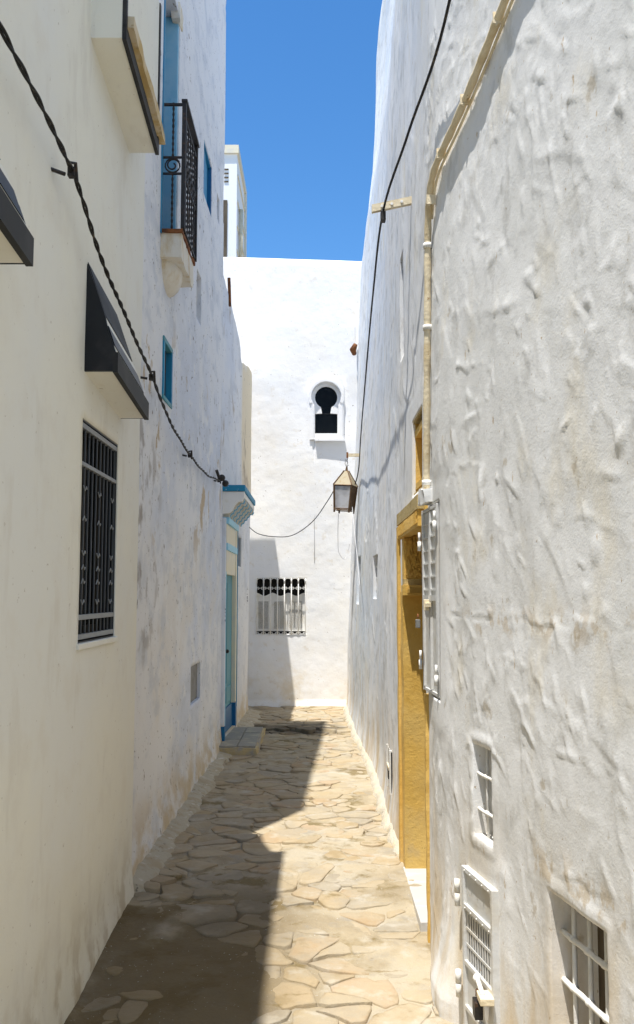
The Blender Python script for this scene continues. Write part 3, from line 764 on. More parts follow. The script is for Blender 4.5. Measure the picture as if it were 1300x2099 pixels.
# ---- tiny meter flap low on the far stretch
def tinx(y): return rx_at(y, .35)
tc = thing('meter_flap', 'tiny rusted white meter flap low in the wall beyond the ochre doorway', 'cabinet', (.5, 6.45, .2))
slab_on(6.30, 6.60, .22, .50, .010, .03, tinx).build('panel', 'meter_paint', tc)
slab_on(6.30, 6.325, .21, .51, .022, .03, tinx).build('frame', 'meter_paint', tc); slab_on(6.575, 6.60, .21, .51, .022, .03, tinx).build('frame', 'meter_paint', tc)
slab_on(6.325, 6.575, .36, .38, .020, .03, tinx).build('frame', 'cream_pipe', tc)
slab_on(6.38, 6.44, .30, .36, .024, .03, tinx).build('lock', 'iron', tc)

# ---- cream conduit
pts = [(2.2, 4.05), (2.75, 3.88), (3.04, 3.775), (3.22, 3.71), (3.39, 3.655), (3.58, 3.60), (3.74, 3.565), (3.88, 3.53), (3.97, 3.46), (4.02, 3.33), (4.04, 3.1), (4.06, 2.8), (4.09, 2.5), (4.12, 2.2), (4.125, 2.10)]
cd = thing('conduit', 'cream painted conduit pipe running down to the tall white meter cabinet', 'pipe', (.52, 4.1, 2.1))
pp = []
for i in range(len(pts) - 1):
    for k in range(5):
        t = k / 5; p0 = pts[max(i - 1, 0)]; p1 = pts[i]; p2 = pts[i + 1]; p3 = pts[min(i + 2, len(pts) - 1)]
        pp.append(tuple(.5 * ((2 * p1[j]) + (-p0[j] + p2[j]) * t + (2 * p0[j] - 5 * p1[j] + 4 * p2[j] - p3[j]) * t * t + (-p0[j] + 3 * p1[j] - 3 * p2[j] + p3[j]) * t ** 3) for j in range(2)))
pp.append(pts[-1])
MB().tube([(rx_at(y, z) - .022, y, z) for y, z in pp], [.0165 + .0015 * math.sin(k * 1.7) for k in range(len(pp))], 10).build('pipe', 'cream_pipe', cd, True)
MB().tube([(rx_at(y, z) - .004, y, z - .022) for y, z in pp[:44]], .006, 6).build('wire', 'cream_pipe', cd, True)
for (y, z) in ((4.055, 2.86), (4.03, 3.25), (4.125, 2.13)):
    MB().tube([(rx_at(y, z) - .022, y, z - .012), (rx_at(y, z) - .022, y, z + .012)], .0215, 12).build('collar', 'white_paint', cd, True)
for (y, z) in ((3.10, 3.70), (3.45, 3.585), (3.75, 3.51), (3.93, 3.38)):
    MB().box(rx_at(y, z) - .042, rx_at(y, z), y - .004, y + .004, z + .03, z + .075).ball((rx_at(y, z) - .03, y, z + .03), .008).build('clip', 'cream_pipe', cd)
link('foot_plaster', rbox(.495, .56, 4.06, 4.24, 2.035, 2.10, .02, .012, 3), 'right_plaster', cd)

# ================================================================== FAR HOUSE
fh = thing('far_house', 'white house closing the alley with a keyhole window', 'house', (0, 12.68, 0))
def far_wall(U, Z):
    top = 6.63 - .03 * (U + 1.4)
    z = np.minimum(Z, top)
    y = 12.68 + .025 * vn(U * 1.1, z * .9, 3) + .006 * fbm(U * 2.5, z * 2.5, 7, 3) + .0015 * fbm(U * 14, z * 14, 9, 2) + .03 * np.clip(1 - (top - z) / .1, 0, 1) ** 2
    y = y - .035 * np.clip(1 - z / .12, 0, 1)
    return U, y, z
KX, KZ = .130, 4.475
FH = [(-.875, -.160, 1.045, 1.845, .12), (-.065, .345, 3.90, 4.72, .09)]
us = lines([(-4, -1.3, .1), (-1.3, .9, .016), (.9, 4, .1)], [h[k] for h in FH for k in (0, 1)])
zs = lines([(-.2, 7.0, .02)], [h[k] for h in FH for k in (2, 3)])
sheet('wall', us, zs, far_wall, FH, (0, 1, 0), 'far_plaster', fh, 3.0)
fr = lambda y0: (lambda a, b_, t: Vector((a, y0 + t, b_)))
def arc(cx, cz, r, a0, a1, n=24): return [(cx + r * math.cos(R(a0 + (a1 - a0) * k / n)), cz + r * math.sin(R(a0 + (a1 - a0) * k / n))) for k in range(n + 1)]
KX = .135
fill_o = [(-.11, 3.86), (.39, 3.86), (.39, 4.76), (-.11, 4.76)]
arch = [(-.03, 3.95), (.315, 3.95), (.315, 4.30)] + arc(KX, 4.50, .215, -35, 215) + [(-.03, 4.30)]
plate('window_surround', fill_o, [arch], fr(12.675), .05, 'far_plaster', fh)
key = [(-.030, 3.965), (.300, 3.965), (.300, 4.255), (.195, 4.262)] + arc(KX, 4.500, .165, -62, 242) + [(.075, 4.262), (-.030, 4.255)]
kw = plate('keyhole_window', [(-.07, 3.90), (.345, 3.90), (.345, 4.74), (-.07, 4.74)], [key], fr(12.735), .03, 'far_plaster', fh)
MB().box(-.06, .34, 12.755, 12.765, 3.9, 4.72).build('pane', 'glass_dark', kw)
MB().box(KX - .16, KX + .16, 12.75, 12.756, 4.255, 4.27).build('transom', 'charcoal_paint', kw)
rimo = arc(KX, 4.50, .262, -24, 204); rimi = arc(KX, 4.50, .222, -24, 204)
plate('arch_rim', rimo + rimi[::-1], [], fr(12.648), .03, 'far_plaster', kw)
plate('sill', [(-.03, 3.835), (.41, 3.835), (.41, 3.862), (-.03, 3.862)], [], fr(12.645), .08, 'far_plaster', kw)
MB().box(-.085, -.045, 12.635, 12.66, 3.86, 4.36).build('side_band', 'far_plaster', kw); MB().box(.335, .375, 12.635, 12.66, 3.86, 4.36).build('side_band', 'far_plaster', kw)
# barred window
bw = MB().box(-.90, -.14, 12.815, 12.83, 1.02, 1.87).build('barred_window', 'shadow_room', fh)
sh = []
for k in range(41):
    x = -.875 + .715 * k / 40
    sh.append((x, 1.60 + .022 * math.cos(k / 40 * math.pi * 6.2) + .012))
plate('half_shutter', [(-.875, 1.085), (-.16, 1.085)] + sh[::-1], [], fr(12.765), .012, 'white_paint', bw)
for (a, b_) in ((-.845, -.70), (-.62, -.545), (-.535, -.455), (-.40, -.33), (-.325, -.215)):
    mp = MB().box(a, b_, 12.757, 12.760, 1.12, 1.51).build('mesh_panel', 'grey_metal', bw)
    mm = MB()
    n = int((b_ - a) / .013)
    for k in range(-32, n + 1):
        x0 = a + k * .013; p = [(x0, 1.12), (x0 + .39, 1.51)]
        t0 = max(0, (a - x0) / .39); t1 = min(1, (b_ - x0) / .39)
        if t1 - t0 > .01: mm.tube([(x0 + .39 * t0, 12.754, 1.12 + .39 * t0), (x0 + .39 * t1, 12.754, 1.12 + .39 * t1)], .0028, 4)
    mm.build('mesh_wire', 'white_paint', mp)
def wavy(z, amp): return 0
for k in range(8):
    x = -.868 + .70 * k / 7
    MB().tube([(x, 12.672, 1.04), (x, 12.672, 1.845)], .008 if k not in (0, 7) else .005, 8).tube([(x, 12.672, 1.77), (x, 12.672, 1.835)], .0105, 8).build('bar', 'white_paint', bw, True)
    if k < 7:
        xc = x + .05
        MB().tube([(xc + .05 * math.cos(t), 12.672, 1.80 + .04 * math.sin(t)) for t in steps(0, math.pi, .3)], .0035, 6).build('arch', 'white_paint', bw, True)
        for s_ in (-1, 1):
            MB().tube([(xc + s_ * (.03 + .016 * math.cos(t)), 12.67, 1.70 + .016 * math.sin(t)) for t in steps(0, 5.2, .4)], .0035, 6).build('scroll', 'white_paint', bw, True)
            MB().tube([(xc + s_ * (.035 + .014 * math.cos(t)), 12.67, 1.058 + .014 * math.sin(t)) for t in steps(0, 5.2, .4)], .004, 6).build('scroll', 'white_paint', bw, True)
for z in (1.70, 1.842, 1.05): MB().box(-.872, -.163, 12.668, 12.675, z - .0025, z + .0025).build('rail', 'white_paint', bw)
dc = MB().tube([(-.035, 12.668, 3.83), (-.036, 12.672, 3.0), (-.034, 12.668, 2.06)], .0032, 6).build('hanging_cord', 'cable_pale', None, True)
tag(dc, 'thin white cord running straight down below the keyhole window', 'cord')
be = thing('rusty_fixture', 'small rusty metal fixture high at the corner of the white end wall', 'fixture', (.55, 12.5, 5.1))
MB().tube([(.545, 12.52, 5.10), (.52, 12.45, 5.14), (.56, 12.42, 5.22)], [.035, .05, .03], 8).build('horn', 'rust', be, True)
MB().box(.55, .57, 12.5, 12.62, 5.2, 5.50).build('strap', 'white_paint', be)
MB().tube([(.545, 12.60, 5.16), (.545, 12.45, 5.16)], .012, 6).build('arm', 'iron', be)

# ================================================================== LOW HOUSE (left, far)
lh = thing('low_house', 'lower whitewashed house with the blue door beside the tall peeling wall', 'house', (-1.5, 10.6, 0))
LTOP = [(9.0, 5.08), (9.3, 5.03), (9.7, 4.97), (10.2, 4.86), (10.6, 4.74), (10.72, 4.68), (10.76, 4.50), (11.0, 4.55), (11.6, 4.66), (12.0, 4.70), (12.1, 4.68)]
def lowwx(y): return np.interp(y, [9.0, 9.4, 10.5, 12.1], [-1.012, -1.0, -.958, -.925])
def low_wall(U, Z):
    z = np.minimum(Z, interp(U, LTOP) + .02 * vn(U * 9, U * 0, 4))
    x = lowwx(U) + .014 * vn(U * .9, z * .8, 12) + .0025 * fbm(U * 2.5, z * 4, 3, 3) + .03 * np.clip(1 - z / .4, 0, 1) ** 2 + .012 * sstep(U, 10.74, 10.76) * sstep(z, 2.6, 2.9)
    x = x - .02 * sstep(z, 1.0, 0.2) * 0 - .035 * sstep(U, 11.9, 12.1) * np.clip(1 - z / 2.5, 0, 1)
    return x, U, z
LH = [(9.36, 10.36, .10, 1.83, .06), (10.50, 10.98, 1.95, 2.31, .14)]
us = lines([(9.0, 12.1, .03)], [h[k] for h in LH for k in (0, 1)])
zs = lines([(-.2, 5.15, .03)], [h[k] for h in LH for k in (2, 3)])
sheet('wall', us, zs, low_wall, LH, (-1, 0, 0), 'low_house_plaster', lh, 2.6)
def lx(y): return float(lowwx(np.array(float(y))))
def slab_l(y0, y1, z0, z1, front, thick, X):
    a, b_ = X(y0) + front, X(y1) + front
    vs = [(a, y0, z0), (b_, y1, z0), (b_, y1, z1), (a, y0, z1), (a - thick, y0, z0), (b_ - thick, y1, z0), (b_ - thick, y1, z1), (a - thick, y0, z1)]
    return MB().add(vs, [(3, 2, 1, 0), (4, 5, 6, 7), (1, 5, 4, 0), (2, 6, 5, 1), (3, 7, 6, 2), (0, 4, 7, 3)])
dd = slab_l(9.34, 10.38, .08, 1.85, -.034, .05, lx).build('door', 'teal_paint', lh)
for (a, b_) in ((9.48, 9.82), (9.90, 10.25)):
    slab_l(a, b_, .62, 1.74, -.026, .02, lx).build('door_panel', 'teal_paint', dd, bevel=.004); slab_l(a, b_, .40, .58, -.026, .02, lx).build('door_panel', 'teal_paint', dd, bevel=.004)
slab_l(9.365, 10.335, .10, .36, -.018, .03, lx).build('kick_plate', 'deep_blue_paint', dd)
MB().ball((lx(9.84) - .012, 9.84, .98), .022).build('handle', 'iron', dd, True)
df = MB().box(lx(9.33) - .02, lx(9.33) + .035, 9.29, 9.36, .0, 2.42).build('door_frame', 'low_house_plaster', lh, bevel=.006)
MB().box(lx(9.33) + .005, lx(9.33) + .04, 9.352, 9.372, .08, 1.85).build('edge_strip', 'pale_blue_paint', df)
MB().box(lx(9.33) - .02, lx(9.33) + .042, 9.285, 9.37, .0, .24).build('plinth', 'deep_blue_paint', df, bevel=.004)
MB().box(lx(10.4) - .040, lx(10.4) + .012, 10.345, 10.47, .36, 2.40).build('jamb', 'cream_paint', df, bevel=.004)
MB().box(lx(10.4) - .02, lx(10.4) + .020, 10.472, 10.492, .3, 2.42).build('edge_strip', 'blue_paint', df)
MB().box(lx(10.4) - .06, lx(10.4) + .018, 10.340, 10.475, .08, .36).build('plinth', 'deep_blue_paint', df, bevel=.004)
MB().box(lx(9.9) - .05, lx(9.9) + .020, 9.355, 10.345, 1.825, 2.08).build('panel', 'cream_paint', df, bevel=.004)
MB().box(lx(9.9) - .05, lx(9.9) + .034, 9.35, 10.48, 2.08, 2.155).build('band', 'pale_blue_paint', df, bevel=.004)
MB().box(lx(9.9) - .05, lx(9.9) + .022, 9.35, 10.46, 2.155, 2.36).build('panel', 'cream_paint', df, bevel=.004)
MB().box(lx(9.9) - .05, lx(9.9) + .045, 9.34, 10.49, 2.36, 2.43).build('band', 'pale_blue_paint', df, bevel=.004)
# cornice over the door
cn = MB().box(lx(9.9) - .06, -.765, 9.28, 10.86, 2.705, 2.77).build('cornice', 'cornice_blue', lh, bevel=.006)
prof = [(-1.02, 2.70), (-.775, 2.70), (-.775, 2.64), (-.80, 2.60), (-.84, 2.59), (-.88, 2.55), (-.90, 2.50), (-.94, 2.47), (-1.02, 2.46)]
MB().prism(prof, 'y', 9.30, 9.36).build('end_moulding', 'white_paint', cn)
MB().prism([(-1.02, 2.699), (-.778, 2.699), (-.778, 2.645), (-1.02, 2.645)], 'y', 9.37, 10.84).build('moulding', 'white_paint', cn, bevel=.004)
cprof = [(-1.0, 2.64), (-.79, 2.64), (-.785, 2.61), (-.80, 2.585), (-.825, 2.59), (-.84, 2.56), (-.86, 2.55), (-.87, 2.52), (-.895, 2.515), (-.905, 2.48), (-.93, 2.47), (-.94, 2.44), (-1.0, 2.43)]
for k in range(5):
    y = 9.38 + k * .33
    MB().prism(cprof, 'y', y, y + .13).build('console', 'slab_stucco' if k % 2 == 0 else 'slab_stucco', cn)
    MB().prism([(p[0] + .004, p[1] + .003) for p in cprof[1:12]] + [(p[0] + .012, p[1] - .010) for p in cprof[11:0:-1]], 'y', y + .02, y + .034).build('console_edge', 'light_blue_paint', cn)
# small blue window
MB().box(lx(10.7) - .135, lx(10.7) - .115, 10.48, 11.0, 1.93, 2.33).build('window', 'blue_paint', lh)
rv = MB().box(lx(10.9) - .13, lx(10.9) - .004, 10.945, 10.978, 1.953, 2.307).build('window_reveal', 'grey_recess', lh)
# number brushed on the plaster
fc = bpy.data.curves.new('house_number', 'FONT'); fc.body = '1 107'; fc.size = .085; fc.extrude = .0015
tmp = bpy.data.objects.new('tmp', fc); COL.objects.link(tmp)
me = bpy.data.meshes.new_from_object(tmp.evaluated_get(bpy.context.evaluated_depsgraph_get()))
bpy.data.objects.remove(tmp)
for v in me.vertices: v.co = Vector((lx(11.55 + v.co.y) + .022 + v.co.z, 11.52 + v.co.y * 1.5, 1.70 - v.co.x))
me.materials.clear()
link('house_number', me, 'ink', lh)
mk = MB()
for (z, a) in ((1.45, .010), (1.42, .007), (1.38, .006), (1.335, .011), (1.33, .008)):
    mk.box(lx(9.3) + .034, lx(9.3) + .037, 9.305 - a, 9.315 + a, z - a * .8, z + a)
mk.build('ink_mark', 'ink', lh)
# door step
ds = thing('door_step', 'low grey tiled doorstep below the blue door', 'step', (-.8, 9.4, 0))
link('block', rbox(-1.02, -.60, 8.96, 10.3, -.05, .078, .06, .012, 4), 'step_side', ds)
for a in (0, 1):
    for b_ in (0, 1, 2):
        MB().box(-.985 + a * .187, -.805 + a * .187, 8.98 + b_ * .43, 9.395 + b_ * .43, .06, .095 + .002 * ((a + b_) % 2)).build('tile', 'stone_step', ds, bevel=.004)
foot('skirting', [(lx(y) + .02, y) for y in steps(10.32, 12.05, .02)], .20, .03, 'lime_dirty', lh, 6.0, 1)

# ================================================================== TALL PEELING HOUSE (left, middle)
bh = thing('peeling_house', 'tall lavender white house with peeling wall and iron balcony', 'house', (-2, 7, 0))
BTOP = [(4.9, 7.15), (5.6, 7.25), (7, 7.7), (9.1, 8.35)]
def blue_x(y): return -1.06 + .0143 * (y - 5.2)
def blue_wall(U, Z):
    z = np.minimum(Z, interp(U, BTOP))
    x = blue_x(U) + .012 * vn(U * .7, z * .7, 22) + .003 * fbm(U * 1.8, z * 2.4, 13, 3) + .0012 * fbm(U * 22, z * 14, 19, 2)
    x = x + .045 * np.clip(1 - z / .35, 0, 1) ** 2 * (1 + .6 * fbm(U * 3, z * 3, 5, 2))
    # bits of fallen plaster
    pit = sstep(fbm(U * 1.6, z * 1.9, 77, 4), .28, .33)
    return x - .006 * pit, U, z
BH = [(5.70, 6.30, 4.06, 5.96, .20), (7.62, 8.16, 5.22, 5.72, .13), (8.55, 8.74, 5.40, 5.66, .08), (5.85, 6.17, 2.95, 3.33, .10), (7.24, 7.78, .71, 1.02, .035), (7.28, 7.54, 3.96, 4.38, .07)]
us = lines([(4.95, 9.12, .022)], [h[k] for h in BH for k in (0, 1)])
zs = lines([(-.2, 6.2, .025), (6.2, 8.4, .06)], [h[k] for h in BH for k in (2, 3)])
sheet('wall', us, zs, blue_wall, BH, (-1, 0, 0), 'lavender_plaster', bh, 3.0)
bx = blue_x
# french door behind the balcony
fd = MB().box(bx(6) - .23, bx(6) - .20, 5.68, 6.32, 4.02, 6.0).build('balcony_door', 'black_paint', bh)
MB().box(bx(6.2) - .195, bx(6.2) - .004, 6.262, 6.297, 4.065, 5.955).build('reveal_panel', 'light_blue_paint', fd)
MB().box(bx(6) - .20, bx(6) - .165, 5.703, 6.262, 4.065, 4.12).build('bottom_rail', 'blue_paint', fd)
MB().box(bx(6) - .20, bx(6) - .14, 6.19, 6.262, 4.12, 5.95).build('stile', 'blue_paint', fd, bevel=.006)
MB().box(bx(6) - .20, bx(6) - .150, 6.10, 6.19, 4.12, 5.95).build('stile', 'deep_blue_paint', fd, bevel=.006)
MB().box(bx(6) - .02, bx(6) + .006, 5.672, 5.698, 4.02, 5.9).build('edge_strip', 'blue_paint', fd)
link('head_stone', rbox(bx(6.3) - .05, bx(6.3) + .012, 6.20, 6.36, 5.90, 6.04, .03, .012, 5), 'slab_stucco', fd)
# balcony
bal = link('balcony_slab', rbox(-1.08, -.915, 5.70, 6.30, 3.86, 4.03, .04, .008, 8), 'slab_stucco', bh)
MB().ball((-1.065, 5.97, 3.85), 1.0, 20, 14, .12, .225, .165).build('corbel', 'slab_stucco', bal, True)
link('slab_edge', rbox(-1.07, -.905, 5.69, 6.31, 4.03, 4.055, .03, .006, 9), 'rust', bal)
rl = thing('balcony_railing', 'black wrought iron balcony railing with scrolls on the peeling house', 'railing', (-.95, 6, 4.05))
XW, XO, YA, YB, ZA, ZB = -1.055, -.905, 5.715, 6.295, 4.06, 4.95
def sq(x0, x1, y0, y1, z0, z1, nm, m='iron'): return MB().box(x0, x1, y0, y1, z0, z1).build(nm, m, rl, bevel=.002)
sq(XO - .014, XO + .014, YA - .014, YA + .014, ZA, ZB, 'post'); sq(XO - .014, XO + .014, YB - .014, YB + .014, ZA, ZB, 'post'); sq(XW - .008, XW + .010, YA - .009, YA + .009, ZA, ZB, 'post')
sq(XW, XO - .014, YA - .008, YA + .008, ZB - .02, ZB - .002, 'top_rail')
sq(XO - .018, XO + .022, YA - .02, YB + .03, ZB, ZB + .02, 'top_rail')
for z in (4.555, 4.44): sq(XW + .01, XO - .014, YA - .007, YA + .007, z, z + .014, 'cross_rail'); sq(XO - .007, XO + .007, YA + .014, YB - .014, z, z + .014, 'cross_rail')
sq(XO - .007, XO + .007, YA + .014, YB - .014, ZA + .01, ZA + .026, 'cross_rail'); sq(XO - .007, XO + .007, YA + .014, YB - .014, ZB - .10, ZB - .086, 'cross_rail')
def twisted(x, y, z0, z1, nm='baluster'):
    pts_ = steps(z0, z1, .012)
    MB().tube([(x, y, z) for z in pts_], [.007 + .0022 * math.sin(z * 150) for z in pts_], 7).build(nm, 'iron', rl, True)
ysm = (XW + XO) / 2
twisted(ysm, YA, ZA, 4.44); twisted(ysm, YA, 4.569, ZB)
def spiral(c, r, plane):
    out = []
    for k in range(34):
        t = k / 33 * 4.2 * math.pi; rr = r * (1 - .72 * max(0, k - 14) / 19)
        a, b_ = rr * math.cos(t + .5), rr * math.sin(t + .5)
        out.append((c[0] + a, c[1], c[2] + b_) if plane == 'xz' else (c[0], c[1] + a, c[2] + b_))
    return out
MB().tube(spiral((ysm, YA, 4.506), .050, 'xz'), .0055, 6).build('scroll', 'iron', rl, True)
for k in range(1, 6):
    y = YA + (YB - YA) * k / 6
    twisted(XO, y, ZA, 4.44); twisted(XO, y, 4.569, ZB - .1)
for k in range(6):
    y = YA + (YB - YA) * (k + .5) / 6
    MB().tube(spiral((XO, y, 4.506), .046, 'yz'), .0055, 6).build('scroll', 'iron', rl, True)
    if k % 2: MB().tube(spiral((XO, y, 4.72), .044, 'yz'), .005, 6).build('scroll', 'iron', rl, True)
    if k % 2 == 0: MB().tube(spiral((XO, y, 4.25), .044, 'yz'), .005, 6).build('scroll', 'iron', rl, True)
# small blue shutter window
MB().box(bx(7.9) - .14, bx(7.9) - .11, 7.60, 8.18, 5.2, 5.74).build('window', 'blue_paint', bh)
for k in range(2): MB().box(bx(7.9) - .11, bx(7.9) - .022 - .012 * k, 7.625 + k * .26, 7.882 + k * .235, 5.225, 5.715).build('shutter', 'blue_paint', bh, bevel=.004)
MB().box(bx(8.1) - .128, bx(8.1) - .003, 8.125, 8.157, 5.223, 5.716).build('window_reveal', 'deep_blue_paint', bh)
MB().box(bx(7.7) - .128, bx(7.7) - .003, 7.655, 8.12, 5.221, 5.228).build('window_sill', 'blue_paint', bh); MB().box(bx(7.7) - .128, bx(7.7) - .002, 7.624, 8.124, 5.700, 5.717).build('window_soffit', 'blue_paint', bh)
MB().box(bx(8.6) - .09, bx(8.6) - .07, 8.5, 8.8, 5.3, 5.7).build('slit_back', 'grey_recess', bh)
MB().box(bx(7.4) - .085, bx(7.4) - .055, 7.26, 7.56, 3.94, 4.40).build('niche_back', 'grey_recess', bh)
# barred blue framed window
w = MB().box(bx(6) - .11, bx(6) - .09, 5.83, 6.2, 2.93, 3.35).build('window', 'shadow_room', bh)
for (a, b_, c, d_) in ((5.83, 6.19, 3.325, 3.36), (5.83, 6.19, 2.925, 2.955), (6.15, 6.19, 2.955, 3.325), (5.83, 5.865, 2.955, 3.325)):
    MB().box(bx(6) - .05, bx(6) + .012, a, b_, c, d_).build('window_frame', 'teal_paint' if b_ - a > .3 else 'blue_paint', w, bevel=.003)
for k in range(5): y = 5.90 + k * .05; MB().tube([(bx(y) - .03, y, 2.95), (bx(y) - .03, y, 3.33)], .006, 6).build('bar', 'iron', w)
vt = MB().box(bx(7.5) - .04, bx(7.5) - .022, 7.22, 7.80, .69, 1.04).build('vent_panel', 'grey_metal', bh)
foot('skirting', [(bx(y) + .01, y) for y in steps(4.9, 9.2, .02)], .15, .035, 'lime_dirty', bh, 9.0, 1)

# ================================================================== CREAM HOUSE (left, near)
ch = thing('cream_house', 'smooth cream house with black trimmed window hoods', 'house', (-2, 2, 0))
CTOP = [(-6, 5.75), (4.05, 5.75), (4.45, 5.15), (4.7, 4.8), (4.95, 4.6)]
def cream_wall(U, Z):
    z = np.minimum(Z, interp(U, CTOP))
    x = -1.0 + .006 * vn(U * 1.3, z * 1.1, 2) + .0012 * fbm(U * 9, z * 9, 5, 2)
    x = x + .016 * np.clip(1 - z / .2, 0, 1) ** 2 * (1 + .8 * fbm(U * 4, z * 4, 7, 3)) - .012 * sstep(U, 4.88, 4.95)
    return x, U, z
CH = [(3.70, 4.365, 1.397, 2.355, .11), (1.86, 2.525, 1.397, 2.355, .11)]
us = lines([(-6, 1.8, .3), (1.8, 4.95, .035)], [h[k] for h in CH for k in (0, 1)])
zs = lines([(-.3, 6.2, .05)], [h[k] for h in CH for k in (2, 3)])
sheet('wall', us, zs, cream_wall, CH, (-1, 0, 0), 'cream_plaster', ch, 3.0)
def cream_window(ya, parent):
    yb = ya + .665
    w = MB().box(-1.115, -1.095, ya - .02, yb + .02, 1.38, 2.37).build('window', 'glass_dark', ch)
    for (a, b_, c, d_) in ((ya + .30, ya + .355, 1.40, 2.35), (ya + .003, ya + .05, 1.40, 2.35), (yb - .06, yb - .003, 1.40, 2.35), (ya + .05, yb - .06, 1.40, 1.46)):
        MB().box(-1.096, -1.075, a, b_, c, d_).build('window_frame', 'dark_wood', w)
    for z in (2.318, 2.155, 1.495, 1.412): MB().box(-1.022, -1.004, ya + .004, yb - .004, z, z + (.022 if z not in (2.155,) else .018)).build('rail', 'grille_paint', w, bevel=.002)
    for k in range(10):
        y = ya + .022 + k * (.665 - .044) / 9
        MB().box(-1.016, -1.010, y - .0035, y + .0035, 1.41, 2.33).build('bar', 'grille_dark', w)
    for k, y in enumerate((ya + .08, ya + .333, ya + .585)):
        for (z, s_) in ((2.06, 1), (1.93, -1), (1.78, 1), (1.72, -1), (1.66, -1), (1.57, 1)):
            MB().tube([(-1.004, y - .03 + .012 * t, z + s_ * .010 * math.cos(t * 1.57)) for t in range(6)], .003, 5).build('ornament', 'grille_paint', w, True)
    for y in (ya + .005, yb - .005): MB().box(-1.02, -1.006, y - .004, y + .004, 1.40, 2.345).build('bar', 'grille_dark', w)
    for (a, b_, c, d_) in ((ya + .001, ya + .006, 1.402, 2.350), (yb - .006, yb - .001, 1.402, 2.350), (ya + .006, yb - .006, 2.346, 2.351), (ya + .006, yb - .006, 1.400, 1.405)):
        MB().box(-1.09, -1.004, a, b_, c, d_).build('shade_lining', 'black_paint', w)  # black strips added over the cream reveals, painting the recess shade
    MB().box(-1.10, -.985, ya - .02, yb + .03, 1.372, 1.398).build('sill', 'cream_plaster', w, bevel=.004)
cream_window(3.70, ch)
cream_window(1.86, ch)
def hood(ya, dz=0.0):
    yb = ya + .68
    def sh_(mb):          # the hood hangs slightly downhill
        mb.v = [(x, y, z + dz - .095 * (y - ya)) for x, y, z in mb.v]; return mb
    h = sh_(MB().prism([(-1.02, 2.560), (-.866, 2.560), (-.866, 2.580), (-1.02, 2.580)], 'y', ya, yb)).build('window_hood', 'cream_plaster', ch)
    for pr, a, b_, nm, m in (([(-1.01, 2.561), (-.867, 2.561), (-.867, 2.640), (-.905, 2.745), (-.916, 2.80), (-.966, 2.945), (-1.01, 3.06)], ya - .012, ya, 'end_panel', 'black_paint'),
                             ([(-1.01, 2.561), (-.867, 2.561), (-.867, 2.640), (-.905, 2.745), (-.99, 2.90)], yb, yb + .012, 'end_panel', 'black_paint'),
                             ([(-.88, 2.555), (-.858, 2.555), (-.858, 2.643), (-.88, 2.643)], ya - .013, yb + .013, 'fascia', 'charcoal_paint'),
                             ([(-.9, 2.643), (-.866, 2.643), (-.878, 2.676), (-.91, 2.676)], ya, yb, 'stripe', 'cream_plaster'),
                             ([(-.91, 2.676), (-.874, 2.676), (-.905, 2.765), (-.94, 2.765)], ya, yb - .04, 'stripe', 'black_paint'),
                             ([(-.94, 2.765), (-.908, 2.765), (-.922, 2.81), (-.95, 2.81)], ya, yb - .05, 'stripe', 'cream_plaster'),
                             ([(-.95, 2.81), (-.918, 2.81), (-1.0, 3.05), (-1.02, 3.05)], ya, yb - .12, 'stripe', 'charcoal_paint')):
        sh_(MB().prism(pr, 'y', a, b_)).build(nm, m, h)
    return h
hood(3.72); hood(1.88, .10)
def sl(x0, x1, y0, y1, za, zb, zt):   # block with a sloping underside, za at y0 to zb at y1; zt above it
    return MB().add([(x0, y0, za), (x1, y0, za), (x1, y1, zb), (x0, y1, zb), (x0, y0, zt[0]), (x1, y0, zt[0]), (x1, y1, zt[1]), (x0, y1, zt[1])], [(3, 2, 1, 0), (4, 5, 6, 7), (0, 1, 5, 4), (1, 2, 6, 5), (2, 3, 7, 6), (3, 0, 4, 7)])
by = sl(-1.03, -.850, 3.67, 4.48, 4.055, 3.945, (4.78, 4.78)).build('bay', 'cream_plaster', ch, bevel=.003)
sl(-.862, -.843, 3.667, 4.484, 4.047, 3.937, (4.115, 4.0)).build('trim', 'charcoal_paint', by)
MB().box(-.862, -.843, 3.667, 3.690, 4.11, 4.78).build('trim', 'charcoal_paint', by); MB().box(-.862, -.843, 4.456, 4.484, 4.0, 4.78).build('trim', 'charcoal_paint', by)
lme = rbox(-.850, -.818, 3.70, 4.53, 0, .055, .03, .005, 11)
for v in lme.vertices: v.co.z += 4.122 - .125 * (v.co.y - 3.70)
link('ledge', lme, 'tan_tile', by)

# ================================================================== ROOFTOP HOUSE far behind
rt = thing('rooftop_house', 'distant white rooftop block with pilastered side above the far wall', 'house', (-3, 21, 0))
MB().box(-6, -1.90, 20, 22.3, 0, 12.05).build('wall', 'roof_white', rt)
MB().box(-6.1, -1.86, 19.94, 22.4, 12.05, 12.25).build('cornice', 'cream_paint', rt)
for z in (11.55, 10.9, 10.3, 9.7): MB().box(-1.92, -1.875, 20.1, 22.2, z, z + .05).build('ledge', 'cream_paint', rt)
MB().box(-1.93, -1.85, 22.05, 22.32, 0, 12.04).build('pilaster', 'cream_paint', rt)
MB().tube([(-1.84, 20.5, 9.0), (-1.84, 20.5, 10.9)], .05, 8).build('pipe', 'cream_pipe', rt, True)
MB().box(-2.25, -2.12, 19.97, 20.0, 9.4, 10.9).build('window', 'brown_wood', rt)
for k in range(4): MB().box(-2.2, -2.1, 19.98, 20.0, 11.35 + k * .1, 11.38 + k * .1).build('vent_slot', 'brown_wood', rt)

# ================================================================== SMALL THINGS
st = MB().tube([(-.985, 9.66, 4.85), (-.99, 9.65, 5.02), (-.995, 9.63, 5.17)], .018, 8).build('rusty_stake', 'rust', None, True)
tag(st, 'short rusty iron stake on top of the low house wall', 'stake')

